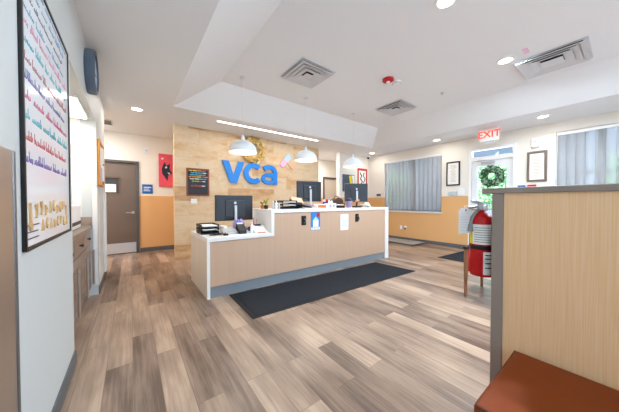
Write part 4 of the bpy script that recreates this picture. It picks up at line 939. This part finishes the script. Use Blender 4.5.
# waiting chair behind the extinguisher
wc = thing('waiting_armchair', (3.7, .95, 0), 'red upholstered armchair with wooden legs and black arms behind the fire extinguisher', 'armchair')
cx0, cx1, cy0, cy1 = 3.41, 3.98, .68, 1.22
for (a, b) in ((cx0, cy1), (cx1, cy1), (cx0, cy0), (cx1, cy0)):
    MB().tube((a, b, 0), (a, b, .35), .016, .024, 12).tube((a, b, .35), (a, b, .60), .024, .022, 12).build('leg', M['wood'], wc)
m = MB(); 
for b in (cy1, cy0): m.box(cx0-.03, cx1+.03, b-.028, b+.028, .60, .632)
m.build('arm_rail', M['black'], wc, bevel=.008)
bx(cx0+.02, cx1-.0, cy0+.03, cy1-.03, .30, .45).build('seat', M['red_cloth'], wc, bevel=.025, seg=3)
m = MB(); m.box(cx0+.03, cx1, cy1-.025, cy1+.02, .31, .60); m.box(cx0+.03, cx1, cy0-.02, cy0+.025, .31, .60); m.build('side_panel', M['red_cloth'], wc, bevel=.008)
bx(cx1-.06, cx1+.02, cy0, cy1, .42, .86).build('backrest', M['red_cloth'], wc, bevel=.02, seg=3)

# ------------------------------------------------------------------ outside
structure(bx(XR+T, 60, -30, 40, -.25, -.15), 'ground', M['asphalt'])
structure(bx(-10, XR+T, -40, YN-T, -.25, -.15), 'ground_bounce', M['asphalt'])  # unseen ground, added to bounce daylight up to the ceiling
def tree(x, y, h, r, label):
    t = thing('leafy_tree', (x, y, -.15), label, 'tree', 'trees outside the entrance')
    MB().tube((x, y, -.15), (x, y, h*.6), .16, .1, 10).build('trunk', M['trunk'], t)
    rnd = random.Random(int(x*10+y)); m = MB()
    for i in range(1500):
        a = rnd.uniform(0, 2*PI); cz = rnd.uniform(-1, 1); rr = r*rnd.uniform(.55, 1)*(1+.25*math.sin(3*a+cz*4)); q = math.sqrt(1-cz*cz)
        p = Vector((x+rr*q*math.cos(a), y+rr*q*math.sin(a), h*.68+rr*cz*.95)); s = rnd.uniform(.12, .28)
        u = Vector((rnd.uniform(-1, 1), rnd.uniform(-1, 1), rnd.uniform(-1, 1))).normalized(); w = u.orthogonal().normalized()
        m.add([p-u*s, p+w*s*.5, p+u*s, p-w*s*.5, p+u.cross(w)*.02], [(0, 1, 4), (1, 2, 4), (2, 3, 4), (3, 0, 4), (3, 2, 1, 0)])
    m.build('crown', M['tree'], t, smooth=False)
tree(17.0, 4.3, 3.3, 1.5, 'leafy green tree seen through the glass door, on its right side')
tree(19.5, 13, 3.6, 1.6, 'leafy green tree seen faintly through the window behind the counter')
tree(19, -.6, 3.3, 1.5, 'leafy green tree seen through the window above the partition')

bd_ = thing('sky_block_building', (24, 18, -.15), 'long pale grey building added across the street to block the sky behind the entrance door and windows', 'building')  # added to hide the bright sky and tone down the view outside
bx(23, 27, 1.9, 40, -.15, 6.2).build('walls', mat('grey_stucco', (112, 118, 126), .9), bd_)
bx(22.8, 27.2, 1.7, 40.2, 6.2, 6.5).build('roof', mat('grey_roof_edge', (120, 124, 130), .8), bd_)
for i in range(9):
    bx(22.96, 23.0, 3.2+i*4, 5.2+i*4, 1.0, 2.8).build('window', mat('far_window_glass', (84, 100, 118), .15), bd_)
# ------------------------------------------------------------------ world, camera, colour
sl = bpy.data.lights.new('sun', 'SUN'); sl.energy = 20; sl.angle = .02; sl.color = (.97, .97, .97); so = bpy.data.objects.new('sun', sl); COL.objects.link(so); so.rotation_euler = (math.radians(-32), math.radians(-8), 0)
w = bpy.data.worlds.new('world'); bpy.context.scene.world = w; w.use_nodes = True; nt = w.node_tree; bg = nt.nodes['Background']
tcn = nt.nodes.new('ShaderNodeTexCoord'); sp = nt.nodes.new('ShaderNodeSeparateXYZ'); cr = nt.nodes.new('ShaderNodeValToRGB')
nt.links.new(tcn.outputs['Generated'], sp.inputs[0]); nt.links.new(sp.outputs['Z'], cr.inputs[0]); nt.links.new(cr.outputs[0], bg.inputs[0])
cr.color_ramp.elements[0].position = .0; cr.color_ramp.elements[0].color = lin((200, 220, 242)); cr.color_ramp.elements[1].position = .6; cr.color_ramp.elements[1].color = lin((150, 196, 250))
bg.inputs[1].default_value = 2.1

cd = bpy.data.cameras.new('camera'); cam = bpy.data.objects.new('camera', cd); COL.objects.link(cam)
cd.sensor_width = 36; cd.lens = 238/619*36; cd.clip_start = .02
cam.location = (0, 0, 1.2); cam.rotation_euler = (math.radians(90-1.0), 0, -math.radians(36.9))
sc_ = bpy.context.scene; sc_.camera = cam
sc_.view_settings.view_transform = 'Standard'; sc_.view_settings.look = 'None'; sc_.view_settings.exposure = .62; sc_.view_settings.gamma = 1; sc_.view_settings.use_curve_mapping = False
